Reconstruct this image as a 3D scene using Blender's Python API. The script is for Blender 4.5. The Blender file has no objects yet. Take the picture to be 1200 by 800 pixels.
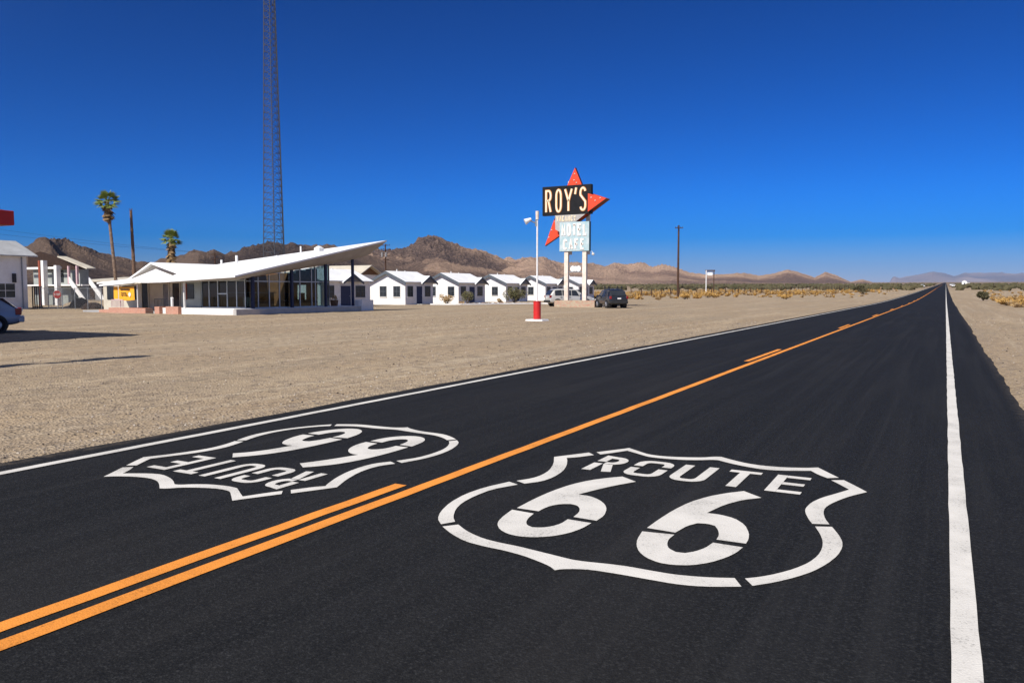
import bpy, bmesh, math, random
import numpy as np
from mathutils import Vector, Matrix
R = math.radians
random.seed(7); np.random.seed(7)
scene = bpy.context.scene
COL = scene.collection
PI = math.pi

# ------------------------------------------------------------------ terrain
def gz(x, y):
    d = math.hypot(x, y)
    s = d - 90.0
    if s <= 0: return 0.0
    return 0.009 * (math.sqrt(s*s + 60.0*60.0) - 60.0)

# ------------------------------------------------------------------ materials
def new_mat(name):
    m = bpy.data.materials.new(name); m.use_nodes = True
    nt = m.node_tree
    return m, nt, nt.nodes, nt.links, nt.nodes['Principled BSDF']

def noise(N, L, vec, scale, detail=4, rough=.6, dist=0.0):
    n = N.new('ShaderNodeTexNoise'); n.inputs['Scale'].default_value = scale
    n.inputs['Detail'].default_value = detail; n.inputs['Roughness'].default_value = rough
    n.inputs['Distortion'].default_value = dist
    L.new(vec, n.inputs['Vector']); return n.outputs['Fac']

def ramp(N, L, fac, stops):
    r = N.new('ShaderNodeValToRGB'); cr = r.color_ramp
    while len(cr.elements) < len(stops): cr.elements.new(.5)
    for e, (p, c) in zip(cr.elements, stops):
        e.position = p; e.color = (*c, 1) if len(c) == 3 else c
    L.new(fac, r.inputs['Fac']); return r.outputs['Color']

def mixc(N, L, fac, a, b, mode='MIX'):
    m = N.new('ShaderNodeMix'); m.data_type = 'RGBA'; m.blend_type = mode
    for s, v in ((0, fac), (6, a), (7, b)):
        if hasattr(v, 'is_linked') or hasattr(v, 'links'): L.new(v, m.inputs[s])
        elif isinstance(v, (int, float)): m.inputs[s].default_value = v
        else: m.inputs[s].default_value = (*v, 1) if len(v) == 3 else v
    return m.outputs[2]

def g3(v): return (v, v, v)

def bump(N, L, bsdf, h, strength=.3, dist=.02):
    b = N.new('ShaderNodeBump'); b.inputs['Strength'].default_value = strength
    b.inputs['Distance'].default_value = dist
    L.new(h, b.inputs['Height']); L.new(b.outputs['Normal'], bsdf.inputs['Normal']); return b

def pos(N, scale=None, L=None):
    g = N.new('ShaderNodeNewGeometry')
    if scale is None: return g.outputs['Position']
    mp = N.new('ShaderNodeMapping'); mp.inputs['Scale'].default_value = scale
    L.new(g.outputs['Position'], mp.inputs['Vector']); return mp.outputs['Vector']

def obc(N): return N.new('ShaderNodeTexCoord').outputs['Object']

def mat(name, a, b=None, scale=3.0, rough=.7, spec=.3, metal=0.0, bmp=.15, bd=.01, lo=.35, hi=.65):
    """two-tone worn material"""
    m, nt, N, L, P = new_mat(name)
    b = b or tuple(c*.8 for c in a)
    v = obc(N)
    f = noise(N, L, v, scale, 6, .65)
    L.new(ramp(N, L, f, [(lo, a), (hi, b)]), P.inputs['Base Color'])
    P.inputs['Roughness'].default_value = rough
    P.inputs['Specular IOR Level'].default_value = spec
    P.inputs['Metallic'].default_value = metal
    if bmp: bump(N, L, P, noise(N, L, v, scale*8, 3), bmp, bd)
    return m

def asphalt_mat():
    m, nt, N, L, P = new_mat('asphalt')
    v = pos(N)
    agg = N.new('ShaderNodeTexVoronoi'); agg.inputs['Scale'].default_value = 95; L.new(v, agg.inputs['Vector'])
    fine = noise(N, L, v, 60, 3, .7)
    base = ramp(N, L, fine, [(.34, g3(.007)), (.55, g3(.0135)), (.70, g3(.032))])
    sp = ramp(N, L, agg.outputs['Color'], [(.0, g3(0)), (.9, g3(0)), (.97, g3(1))])
    # only a few stones are pale
    base = mixc(N, L, mixc(N, L, 1.0, sp, (.32, .32, .32), 'MULTIPLY'), base, (.06, .058, .055))
    # streaks along the road from the paver and tyres
    st = noise(N, L, pos(N, (1.6, .045, 1), L), 2.2, 5, .6, .3)
    base = mixc(N, L, ramp(N, L, st, [(.45, g3(0)), (.75, g3(.32))]), base, (.034, .033, .0325))
    # broad patches, dust
    st2 = noise(N, L, pos(N, (3.5, .02, 1), L), 3.0, 4, .7, .15)
    base = mixc(N, L, ramp(N, L, st2, [(.55, g3(0)), (.70, g3(.22))]), base, (.036, .035, .034))
    pt = noise(N, L, pos(N, (.5, .12, 1), L), 1.1, 6, .62)
    base = mixc(N, L, ramp(N, L, pt, [(.5, g3(0)), (.8, g3(.4))]), base, (.033, .030, .027))
    # dusty edges of the pavement (blown sand)
    sx = N.new('ShaderNodeSeparateXYZ'); L.new(v, sx.inputs[0])
    dd = N.new('ShaderNodeMath'); dd.operation = 'ADD'; L.new(sx.outputs[0], dd.inputs[0]); dd.inputs[1].default_value = 3.3
    ab = N.new('ShaderNodeMath'); ab.operation = 'ABSOLUTE'; L.new(dd.outputs[0], ab.inputs[0])
    ed = N.new('ShaderNodeMapRange'); ed.inputs[1].default_value = 4.1; ed.inputs[2].default_value = 4.34
    L.new(ab.outputs[0], ed.inputs[0])
    dn = noise(N, L, v, 7, 6, .7)
    em = N.new('ShaderNodeMath'); em.operation = 'MULTIPLY'; L.new(ed.outputs[0], em.inputs[0]); L.new(ramp(N, L, dn, [(.42, g3(0)), (.75, g3(.7))]), em.inputs[1])
    base = mixc(N, L, em.outputs[0], base, (.17, .135, .10))
    L.new(base, P.inputs['Base Color'])
    P.inputs['Roughness'].default_value = .82
    P.inputs['Specular IOR Level'].default_value = .12
    bump(N, L, P, agg.outputs['Distance'], .55, .006)
    return m

def paint_mat(name, col, wear):
    m, nt, N, L, P = new_mat(name)
    v = pos(N)
    f = noise(N, L, v, 55, 4, .75)
    big = noise(N, L, v, 2.3, 4, .6)
    ad = N.new('ShaderNodeMath'); ad.operation = 'MULTIPLY_ADD'; L.new(big, ad.inputs[0]); ad.inputs[1].default_value = .45; L.new(f, ad.inputs[2])
    k = ramp(N, L, ad.outputs[0], [(.80, g3(0)), (.97, g3(wear))])
    c = mixc(N, L, ramp(N, L, big, [(.35, g3(0)), (.7, g3(1))]), col, tuple(x*.82 for x in col))
    c = mixc(N, L, k, c, tuple(x*.25 for x in col))
    L.new(c, P.inputs['Base Color'])
    P.inputs['Roughness'].default_value = .75; P.inputs['Specular IOR Level'].default_value = .25
    ag = N.new('ShaderNodeTexVoronoi'); ag.inputs['Scale'].default_value = 95; L.new(v, ag.inputs['Vector'])
    bump(N, L, P, ag.outputs['Distance'], .35, .005)
    return m

def gravel_mat():
    m, nt, N, L, P = new_mat('desert gravel')
    v = pos(N)
    stone = N.new('ShaderNodeTexVoronoi'); stone.inputs['Scale'].default_value = 26; L.new(v, stone.inputs['Vector'])
    stone2 = N.new('ShaderNodeTexVoronoi'); stone2.inputs['Scale'].default_value = 7; L.new(v, stone2.inputs['Vector'])
    fine = noise(N, L, v, 9, 8, .75)
    base = ramp(N, L, fine, [(.32, (.17, .115, .065)), (.5, (.37, .265, .155)), (.68, (.53, .40, .255))])
    sc = ramp(N, L, stone.outputs['Color'], [(.12, (.08, .06, .045)), (.35, (.32, .23, .14)), (.7, (.40, .29, .18)), (.92, (.66, .54, .40))])
    base = mixc(N, L, .55, base, sc)
    base = mixc(N, L, .15, base, (.34, .285, .205))
    # grey worn gravel in drifts along the drive, brown sand elsewhere
    dr = noise(N, L, pos(N, (.22, .05, 1), L), 1.6, 6, .6, .4)
    base = mixc(N, L, ramp(N, L, dr, [(.42, g3(0)), (.62, g3(.55))]), base, (.31, .25, .175))
    lt = noise(N, L, pos(N, (.5, .07, 1), L), .9, 5, .6, .8)
    base = mixc(N, L, ramp(N, L, lt, [(.5, g3(0)), (.7, g3(.5))]), base, (.52, .40, .26))
    tk = noise(N, L, pos(N, (1.3, .018, 1), L), 1.4, 3, .5, .25)
    base = mixc(N, L, ramp(N, L, tk, [(.54, g3(0)), (.62, g3(.45)), (.68, g3(.1))]), base, (.50, .405, .285))
    bb = noise(N, L, v, .12, 5, .6)
    base = mixc(N, L, ramp(N, L, bb, [(.45, g3(0)), (.7, g3(.4))]), base, (.33, .25, .17))
    s2 = ramp(N, L, stone2.outputs['Color'], [(.0, g3(1)), (.26, g3(1)), (.32, g3(0))])
    base = mixc(N, L, mixc(N, L, 1.0, s2, g3(.38), 'MULTIPLY'), base, (.12, .095, .075))
    mott = noise(N, L, v, 2.2, 7, .75)
    base = mixc(N, L, ramp(N, L, mott, [(.38, g3(.35)), (.50, g3(0))]), base, (.24, .19, .145))
    # far desert floor: darker creosote flats beyond the settlement
    ln = N.new('ShaderNodeVectorMath'); ln.operation = 'LENGTH'; L.new(v, ln.inputs[0])
    far = N.new('ShaderNodeMapRange'); far.inputs[1].default_value = 260; far.inputs[2].default_value = 700; L.new(ln.outputs['Value'], far.inputs[0])
    fn = noise(N, L, v, .02, 5, .65)
    fc = ramp(N, L, fn, [(.35, (.17, .13, .08)), (.65, (.25, .175, .125))])
    base = mixc(N, L, far.outputs[0], base, fc)
    L.new(base, P.inputs['Base Color'])
    P.inputs['Roughness'].default_value = .95; P.inputs['Specular IOR Level'].default_value = .1
    h = N.new('ShaderNodeMath'); h.operation = 'MULTIPLY_ADD'; L.new(fine, h.inputs[0]); h.inputs[1].default_value = .8; L.new(stone.outputs['Distance'], h.inputs[2])
    bump(N, L, P, h.outputs[0], .8, .03)
    return m

def rock_mat(name, pale, mid, dark, sc, boundary=None):
    m, nt, N, L, P = new_mat(name)
    v = pos(N)
    a = noise(N, L, v, sc, 10, .68, .6)
    b = noise(N, L, v, sc*5.3, 8, .75, .3)
    c = ramp(N, L, a, [(.40, dark), (.5, mid), (.60, pale)])
    c2 = ramp(N, L, b, [(.40, tuple(x*.5 for x in dark)), (.5, mid), (.62, pale)])
    col = mixc(N, L, .5, c, c2)
    e_ = noise(N, L, v, sc*22, 4, .7)
    col = mixc(N, L, .5, col, ramp(N, L, e_, [(.42, tuple(x*.4 for x in dark)), (.5, mid), (.58, tuple(min(1, x*1.25) for x in pale))]))
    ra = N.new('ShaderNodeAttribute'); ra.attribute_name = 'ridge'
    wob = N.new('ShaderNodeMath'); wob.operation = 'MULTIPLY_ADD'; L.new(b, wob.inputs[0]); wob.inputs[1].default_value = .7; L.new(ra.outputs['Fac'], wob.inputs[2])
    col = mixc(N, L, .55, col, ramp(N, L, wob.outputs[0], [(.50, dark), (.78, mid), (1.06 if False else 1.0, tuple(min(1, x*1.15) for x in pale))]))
    L.new(col, P.inputs['Base Color'])
    P.inputs['Roughness'].default_value = .95; P.inputs['Specular IOR Level'].default_value = .05
    bump(N, L, P, b, 1.0, 22.0)
    return m

def glass_mat(name, tint=(.55, .68, .70), clear=.78):
    m, nt, N, L, P = new_mat(name)
    N.remove(P)
    out = N['Material Output']
    t = N.new('ShaderNodeBsdfTransparent'); t.inputs[0].default_value = (*tint, 1)
    g = N.new('ShaderNodeBsdfGlossy'); g.inputs['Roughness'].default_value = .03; g.inputs[0].default_value = (.9, .9, .9, 1)
    fr = N.new('ShaderNodeFresnel'); fr.inputs[0].default_value = 1.5
    mx = N.new('ShaderNodeMixShader')
    L.new(fr.outputs[0], mx.inputs[0]); L.new(t.outputs[0], mx.inputs[1]); L.new(g.outputs[0], mx.inputs[2])
    L.new(mx.outputs[0], out.inputs['Surface'])
    return m

def corr_mat(name, a, b, axis, freq):
    """corrugated sheet roof"""
    m, nt, N, L, P = new_mat(name)
    v = pos(N)
    w = N.new('ShaderNodeTexWave'); w.bands_direction = axis; w.inputs['Scale'].default_value = freq; L.new(v, w.inputs['Vector'])
    f = noise(N, L, v, .9, 6, .7)
    L.new(ramp(N, L, f, [(.35, a), (.68, b)]), P.inputs['Base Color'])
    P.inputs['Roughness'].default_value = .55
    bump(N, L, P, w.outputs['Fac'], .6, .03)
    return m

def brick_mat(name, a, b, mortar, sc):
    m, nt, N, L, P = new_mat(name)
    v = obc(N)
    br = N.new('ShaderNodeTexBrick'); br.inputs['Scale'].default_value = sc
    br.inputs['Color1'].default_value = (*a, 1); br.inputs['Color2'].default_value = (*b, 1); br.inputs['Mortar'].default_value = (*mortar, 1)
    br.inputs['Mortar Size'].default_value = .03
    # rotate so the courses stand up on walls
    mp = N.new('ShaderNodeMapping'); mp.inputs['Rotation'].default_value = (R(90), 0, 0); L.new(v, mp.inputs['Vector'])
    L.new(mp.outputs[0], br.inputs['Vector'])
    f = noise(N, L, v, 2.5, 6, .7)
    c = mixc(N, L, ramp(N, L, f, [(.45, g3(0)), (.75, g3(.4))]), br.outputs['Color'], tuple(min(1, x*1.2+.05) for x in b))
    L.new(c, P.inputs['Base Color']); P.inputs['Roughness'].default_value = .9
    bump(N, L, P, br.outputs['Fac'], .4, .01)
    return m

M = {}
M['asphalt'] = asphalt_mat()
M['white_paint'] = paint_mat('white road paint', (.67, .635, .57), .8)
M['orange_paint'] = paint_mat('orange road paint', (.80, .285, .042), .7)
M['gravel'] = gravel_mat()
M['stone'] = mat('pebble', (.30, .24, .18), (.16, .13, .11), 1.3, .9, .1, bmp=0)
M['darkstone'] = mat('dark pebble', (.09, .07, .055), (.05, .042, .037), 1.3, .9, .1, bmp=0)
M['palestone'] = mat('pale pebble', (.52, .46, .38), (.38, .32, .26), 1.3, .9, .1, bmp=0)
M['white'] = mat('white stucco', (.83, .81, .77), (.73, .70, .65), 1.4, .85, .15)
M['roofwhite'] = mat('white roof membrane', (.86, .85, .83), (.76, .75, .72), .8, .7, .2, bmp=.05)
M['trimwhite'] = mat('white enamel', (.82, .81, .78), (.68, .66, .62), 3, .5, .4, bmp=.05)
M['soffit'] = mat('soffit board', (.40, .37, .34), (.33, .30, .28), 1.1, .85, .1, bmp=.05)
M['trimgrey'] = mat('slate blue trim', (.115, .13, .145), (.08, .09, .105), 3, .7, .2)
M['greygable'] = mat('grey board and gable shade', (.26, .25, .25), (.17, .165, .165), 3, .85, .1)
M['navy'] = mat('navy paint', (.012, .018, .055), (.02, .028, .075), 3, .5, .4)
M['blue'] = mat('blue column paint', (.008, .014, .05), (.013, .02, .06), 3, .45, .4)
M['darkglass'] = mat('dark window glass', (.018, .022, .026), (.03, .034, .04), 1, .12, .5, bmp=0)
M['cream'] = mat('cream stucco', (.55, .50, .40), (.46, .41, .33), 1.6, .85, .15)
M['greenwall'] = mat('grey green wall', (.34, .36, .33), (.27, .285, .265), 1.6, .85, .15)
M['glass'] = glass_mat('shop glass', (.36, .45, .47))
M['alu'] = mat('aluminium mullion', (.50, .54, .55), (.40, .43, .44), 4, .45, .5, .3, bmp=0)
M['concrete'] = mat('concrete', (.40, .40, .39), (.29, .29, .29), 2, .9, .15, bmp=.3)
M['greyconc'] = mat('grey painted kerb', (.50, .47, .43), (.40, .38, .35), 2, .85, .15, bmp=.2)
M['brick'] = brick_mat('red brick', (.42, .14, .075), (.50, .22, .13), (.45, .38, .32), 4.0)
M['planter'] = brick_mat('faded planter brick', (.45, .17, .11), (.42, .34, .22), (.36, .34, .27), 2.4)
M['wood'] = mat('brown timber', (.20, .10, .045), (.12, .06, .028), 4, .6, .3)
M['pole'] = mat('creosoted pole', (.10, .052, .032), (.05, .03, .022), 3, .85, .15)
M['black'] = mat('black iron', (.015, .015, .017), (.028, .028, .03), 5, .5, .4, bmp=0)
M['signblack'] = mat('black sign enamel', (.006, .006, .007), (.014, .0135, .014), 2, .6, .2, bmp=.05)
M['neoncream'] = mat('cream letter enamel', (.82, .66, .36), (.78, .72, .58), 4, .45, .4, bmp=0)
M['lettrim'] = mat('orange letter edge', (.62, .23, .045), (.50, .20, .06), 4, .5, .4, bmp=0)
M['orangered'] = mat('orange red enamel', (.76, .065, .014), (.62, .06, .018), 1.6, .42, .45, bmp=.04)
M['maroon'] = mat('dark star edge', (.09, .02, .014), (.05, .016, .014), 2, .5, .4)
M['bulb'] = mat('glass bulb', (.75, .72, .65), (.6, .55, .45), 2, .2, .5, bmp=0)
M['greypanel'] = mat('grey sign panel', (.44, .42, .39), (.34, .32, .30), 2.5, .6, .3)
M['teal'] = mat('faded teal enamel', (.30, .45, .47), (.50, .57, .57), 2.2, .5, .4)
M['tealdark'] = mat('teal cabinet side', (.035, .11, .13), (.05, .13, .15), 2, .5, .4)
M['chalk'] = mat('chalky letter white', (.86, .82, .76), (.78, .66, .58), 5, .6, .3, bmp=0)
M['signpost'] = mat('weathered cream post', (.76, .71, .61), (.62, .50, .40), 2.2, .7, .25)
M['red'] = mat('red enamel', (.62, .022, .018), (.45, .02, .018), 3, .45, .45, bmp=.04)
M['fadedred'] = mat('faded sign red', (.26, .03, .028), (.18, .026, .026), 3, .7, .2)
M['canopyred'] = mat('canopy red fascia', (.45, .02, .015), (.34, .018, .015), 1.5, .5, .4)
M['steel'] = mat('tower steel', (.065, .068, .075), (.10, .10, .105), 3, .55, .4, .4, bmp=0)
M['bark'] = mat('palm bark', (.27, .19, .135), (.15, .10, .07), 6, .95, .05, bmp=.6, bd=.03)
M['deadbark'] = mat('dead palm bark', (.22, .14, .095), (.12, .075, .05), 6, .95, .05, bmp=.6, bd=.03)
M['frond'] = mat('palm frond', (.15, .20, .04), (.25, .28, .07), 2, .55, .3, bmp=0)
M['deadfrond'] = mat('dead palm frond', (.30, .20, .10), (.19, .12, .06), 2, .85, .1, bmp=0)
M['olive'] = mat('desert leaf', (.10, .10, .045), (.17, .15, .075), 1.5, .8, .15, bmp=0)
M['drybrush'] = mat('dry brush', (.47, .33, .17), (.33, .22, .11), .8, .9, .05, bmp=0)
M['golden'] = mat('golden brush', (.50, .31, .10), (.40, .23, .075), .8, .9, .05, bmp=0)
M['twig'] = mat('twig', (.20, .15, .10), (.14, .10, .07), 3, .9, .05, bmp=0)
M['creosote'] = mat('creosote bush', (.060, .058, .030), (.11, .092, .05), .05, .9, .05, bmp=0)
M['rock'] = mat('garden rock', (.40, .26, .18), (.28, .20, .15), 2, .9, .1)
M['rust'] = mat('rusty column paint', (.32, .07, .04), (.22, .08, .05), 3, .8, .2)
M['darkwood'] = mat('dark timber', (.055, .034, .026), (.035, .023, .019), 3, .85, .1)
M['pink'] = mat('pink post paint', (.62, .42, .42), (.52, .36, .37), 3, .7, .2)
M['banner'] = mat('orange vinyl banner', (.90, .42, .03), (.82, .36, .025), 2, .55, .3, bmp=.05)
M['tin'] = corr_mat('corrugated tin', (.45, .45, .44), (.33, .33, .32), 'Y', 3.2)
M['tanroof'] = mat('tan sheet roof', (.55, .50, .40), (.44, .39, .31), 1.0, .8, .2)
M['galv'] = mat('galvanised', (.30, .31, .32), (.20, .21, .215), 5, .5, .5, .5, bmp=0)
M['tyre'] = mat('tyre rubber', (.014, .014, .015), (.022, .022, .022), 5, .85, .2, bmp=0)
M['rim'] = mat('alloy rim', (.50, .51, .53), (.38, .39, .41), 3, .3, .5, .8, bmp=0)
M['tail'] = mat('tail lamp lens', (.26, .010, .010), (.20, .009, .009), 2, .2, .5, bmp=0)
M['lamp'] = mat('head lamp lens', (.65, .66, .68), (.55, .56, .58), 2, .15, .6, bmp=0)
M['plastic'] = mat('black plastic trim', (.020, .020, .021), (.03, .03, .03), 4, .7, .3, bmp=0)
M['wire'] = mat('cable', (.02, .02, .022), (.03, .03, .03), 4, .6, .3, bmp=0)
def carpaint(name, c, met=.35):
    m, nt, N, L, P = new_mat(name)
    f = noise(N, L, obc(N), 1.3, 5, .6)
    L.new(ramp(N, L, f, [(.35, c), (.7, tuple(x*.82+.01 for x in c))]), P.inputs['Base Color'])
    P.inputs['Metallic'].default_value = met; P.inputs['Roughness'].default_value = .32
    P.inputs['Coat Weight'].default_value = .6; P.inputs['Coat Roughness'].default_value = .06
    return m
M['car_dark'] = carpaint('charcoal car paint', (.020, .023, .028))
M['car_silver'] = carpaint('champagne car paint', (.55, .53, .48), .2)
M['car_blue'] = carpaint('steel blue car paint', (.24, .30, .40), .1)
M['car_white'] = carpaint('white car paint', (.78, .78, .76), 0)

# ------------------------------------------------------------------ mesh builder
class MB:
    def __init__(s): s.v = []; s.f = []
    def add(s, vs, fs):
        o = len(s.v); s.v += [tuple(p) for p in vs]; s.f += [tuple(i+o for i in f) for f in fs]
    def poly(s, pts): s.add(pts, [tuple(range(len(pts)))])
    def box(s, x0, x1, y0, y1, z0, z1):
        s.add([(x0,y0,z0),(x1,y0,z0),(x1,y1,z0),(x0,y1,z0),(x0,y0,z1),(x1,y0,z1),(x1,y1,z1),(x0,y1,z1)],
              [(0,3,2,1),(4,5,6,7),(0,1,5,4),(1,2,6,5),(2,3,7,6),(3,0,4,7)])
    def hexa(s, b, t):
        n = len(b)
        s.add(list(b)+list(t), [tuple(range(n))[::-1], tuple(range(n, 2*n))] + [(i, (i+1) % n, n+(i+1) % n, n+i) for i in range(n)])
    def tube(s, p, q, r0, r1=None, n=8, cap=True):
        r1 = r0 if r1 is None else r1
        p = Vector(p); q = Vector(q); d = (q-p)
        if d.length < 1e-6: return
        d.normalize(); a = d.orthogonal().normalized(); b = d.cross(a)
        vs = []
        for c, r in ((p, r0), (q, r1)):
            for k in range(n):
                t = 2*PI*k/n; vs.append(c + a*math.cos(t)*r + b*math.sin(t)*r)
        fs = [(k, (k+1) % n, n+(k+1) % n, n+k) for k in range(n)]
        if cap: fs += [tuple(range(n))[::-1], tuple(range(n, 2*n))]
        s.add(vs, fs)
    def path(s, pts, radii, n=8):
        """tube through points"""
        vs = []; fs = []; m = len(pts)
        for i, (p, r) in enumerate(zip(pts, radii)):
            p = Vector(p); d = Vector(pts[min(i+1, m-1)]) - Vector(pts[max(i-1, 0)]); d.normalize()
            a = Vector((1, 0, 0)) if abs(d.x) < .9 else Vector((0, 1, 0))
            a = (a - d*a.dot(d)).normalized(); b = d.cross(a)
            for k in range(n):
                t = 2*PI*k/n; vs.append(p + a*math.cos(t)*r + b*math.sin(t)*r)
        for i in range(m-1):
            for k in range(n):
                fs.append((i*n+k, i*n+(k+1) % n, (i+1)*n+(k+1) % n, (i+1)*n+k))
        fs += [tuple(range(n))[::-1], tuple(range((m-1)*n, m*n))]
        s.add(vs, fs)
    def prism(s, poly, y0, y1):
        """polygon in (x,z) extruded along y"""
        n = len(poly)
        s.add([(x, y0, z) for x, z in poly] + [(x, y1, z) for x, z in poly],
              [tuple(range(n)), tuple(range(2*n-1, n-1, -1))] + [(i, n+i, n+(i+1) % n, (i+1) % n) for i in range(n)])
    def prismx(s, poly, x0, x1):
        """polygon in (y,z) extruded along x"""
        n = len(poly)
        s.add([(x0, y, z) for y, z in poly] + [(x1, y, z) for y, z in poly],
              [tuple(range(n))[::-1], tuple(range(n, 2*n))] + [(i, (i+1) % n, n+(i+1) % n, n+i) for i in range(n)])
    def blob(s, c, r, n=1, jit=.3, sz=(1, 1, 1)):
        bm = bmesh.new(); bmesh.ops.create_icosphere(bm, subdivisions=n, radius=1)
        bm.verts.ensure_lookup_table()
        vs = []
        for v in bm.verts:
            k = r*(1+random.uniform(-jit, jit)); vs.append((c[0]+v.co.x*k*sz[0], c[1]+v.co.y*k*sz[1], c[2]+v.co.z*k*sz[2]))
        s.add(vs, [tuple(v.index for v in f.verts) for f in bm.faces]); bm.free()
    def build(s, name, m, parent=None, off=None, smooth=False, bevel=0, label=None, recalc=True):
        me = bpy.data.meshes.new(name)
        if off is None and parent is not None: off = parent.get('_off')
        o = Vector(off) if off is not None else Vector((0, 0, 0))
        me.from_pydata([(x-o.x, y-o.y, z-o.z) for x, y, z in s.v], [], s.f)
        if recalc:
            bm = bmesh.new(); bm.from_mesh(me); bmesh.ops.recalc_face_normals(bm, faces=bm.faces); bm.to_mesh(me); bm.free()
        me.materials.append(m); me.update()
        ob = bpy.data.objects.new(name, me); COL.objects.link(ob)
        if parent is not None: ob.parent = parent
        if smooth:
            for p in me.polygons: p.use_smooth = True
        if bevel:
            b = ob.modifiers.new('Bevel', 'BEVEL'); b.width = bevel; b.segments = 2; b.limit_method = 'ANGLE'
        if label: ob['label'] = label
        if parent is None and off is not None: ob.location = o
        if off is not None: OFF[ob.name] = tuple(o)
        return ob
OFF = {}
class Off(dict): pass

def thing(name, label, cat, loc=(0, 0, 0), rotz=0, group=None):
    o = bpy.data.objects.new(name, None); COL.objects.link(o)
    o.location = loc; o.rotation_euler = (0, 0, rotz); o.empty_display_size = .3
    o['label'] = label; o['category'] = cat
    if group: o['group'] = group
    return o
def tag(o, label, cat, group=None):
    o['label'] = label; o['category'] = cat
    if group: o['group'] = group
    return o
def kind(o, k): o['kind'] = k; return o
def copy_tree(o, parent=None):
    c = o.copy(); COL.objects.link(c)
    if parent is not None: c.parent = parent
    for ch in list(o.children): copy_tree(ch, c)
    return c

class Thing:
    """a thing whose parts are written in world metres and stored relative to its base"""
    def __init__(s, name, label, cat, loc, group=None):
        s.e = thing(name, label, cat, loc, 0, group); s.o = loc
    def part(s, name, mb, m, parent=None, **k):
        o = mb.build(name, m, parent or s.e, off=s.o, **k)
        return o

def ribbon(pts, w, close=False):
    """flat ribbon outline (left side, right side) for a polyline in 2D"""
    n = len(pts); Ls = []; Rs = []
    for i, p in enumerate(pts):
        p = Vector(p)
        a = Vector(pts[i-1]) if (i > 0 or close) else None
        b = Vector(pts[(i+1) % n]) if (i < n-1 or close) else None
        d1 = (p-a).normalized() if a is not None else None
        d2 = (b-p).normalized() if b is not None else None
        d1 = d1 or d2; d2 = d2 or d1
        n1 = Vector((-d1.y, d1.x)); n2 = Vector((-d2.y, d2.x))
        m = (n1+n2)
        if m.length < 1e-4: m = n1.copy()
        m.normalize(); k = w/2/max(.45, m.dot(n1))
        Ls.append(p+m*k); Rs.append(p-m*k)
    return Ls, Rs
def stroke3(mb, pts, w, fn, d0, d1, close=False):
    """stroke with thickness; fn(a,b,d) maps plane coords and depth to 3D"""
    Ls, Rs = ribbon(pts, w, close); n = len(pts)
    vs = [fn(p.x, p.y, d1) for p in Ls] + [fn(p.x, p.y, d1) for p in Rs] + [fn(p.x, p.y, d0) for p in Ls] + [fn(p.x, p.y, d0) for p in Rs]
    fs = []
    for i in range(n if close else n-1):
        j = (i+1) % n
        fs += [(i, n+i, n+j, j), (2*n+i, 2*n+j, 3*n+j, 3*n+i), (i, j, 2*n+j, 2*n+i), (n+i, 3*n+i, 3*n+j, n+j)]
    if not close: fs += [(0, 2*n, 3*n, n), (n-1, 2*n-1, 4*n-1, 3*n-1)]
    mb.add(vs, fs)
def arc(cx, cy, rx, ry, a0, a1, n=10):
    return [(cx+rx*math.cos(R(a0+(a1-a0)*i/n)), cy+ry*math.sin(R(a0+(a1-a0)*i/n))) for i in range(n+1)]

# letters as strokes in a unit box (w 1, h 1)
def letter(c):
    if c == 'R': return [[(0, 0), (0, 1), (.55, 1)] + arc(.55, .77, .42, .23, 80, -80, 8) + [(.45, .54), (.05, .54)], [(.5, .54), (.97, 0)]]
    if c == 'O': return [arc(.5, .72, .5, .28, 0, 180, 10) + arc(.5, .28, .5, .28, 180, 360, 10) + [(1, .72)]]
    if c == 'Y': return [[(0, 1), (.5, .45)], [(1, 1), (.5, .45), (.5, 0)]]
    if c == "'": return [[(.8, 1), (.2, 0)]]
    if c == 'S': return [arc(.5, .77, .46, .23, 20, 180, 8) + [(.06, .68), (.94, .38)] + arc(.5, .23, .46, .23, 0, -160, 8)]
    if c == 'M': return [[(0, 0), (0, 1), (.5, .35), (1, 1), (1, 0)]]
    if c == 'T': return [[(0, 1), (1, 1)], [(.5, 1), (.5, 0)]]
    if c == 'E': return [[(1, 1), (0, 1), (0, 0), (1, 0)], [(0, .52), (.8, .52)]]
    if c == 'L': return [[(0, 1), (0, 0), (1, 0)]]
    if c == 'C': return [arc(.5, .72, .5, .28, 20, 180, 8) + arc(.5, .28, .5, .28, 180, 340, 8)]
    if c == 'A': return [[(0, 0), (.5, 1), (1, 0)], [(.2, .33), (.8, .33)]]
    if c == 'F': return [[(1, 1), (0, 1), (0, 0)], [(0, .52), (.8, .52)]]
    if c == 'V': return [[(0, 1), (.5, 0), (1, 1)]]
    if c == 'N': return [[(0, 0), (0, 1), (1, 0), (1, 1)]]
    if c == 'P': return [[(0, 0), (0, 1), (.55, 1)] + arc(.55, .77, .42, .23, 80, -80, 8) + [(.05, .54)]]
    return []
def write(mb, text, x0, x1, z0, z1, w, fn, d0, d1, gap=.35):
    n = len(text); tot = x1-x0; lw = tot/(n+(n-1)*gap)
    for i, c in enumerate(text):
        a = x0+i*lw*(1+gap)
        for st in letter(c):
            stroke3(mb, [(a+w/2+p[0]*(lw-w), z0+w/2+p[1]*(z1-z0-w)) for p in st], w, fn, d0, d1)

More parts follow.
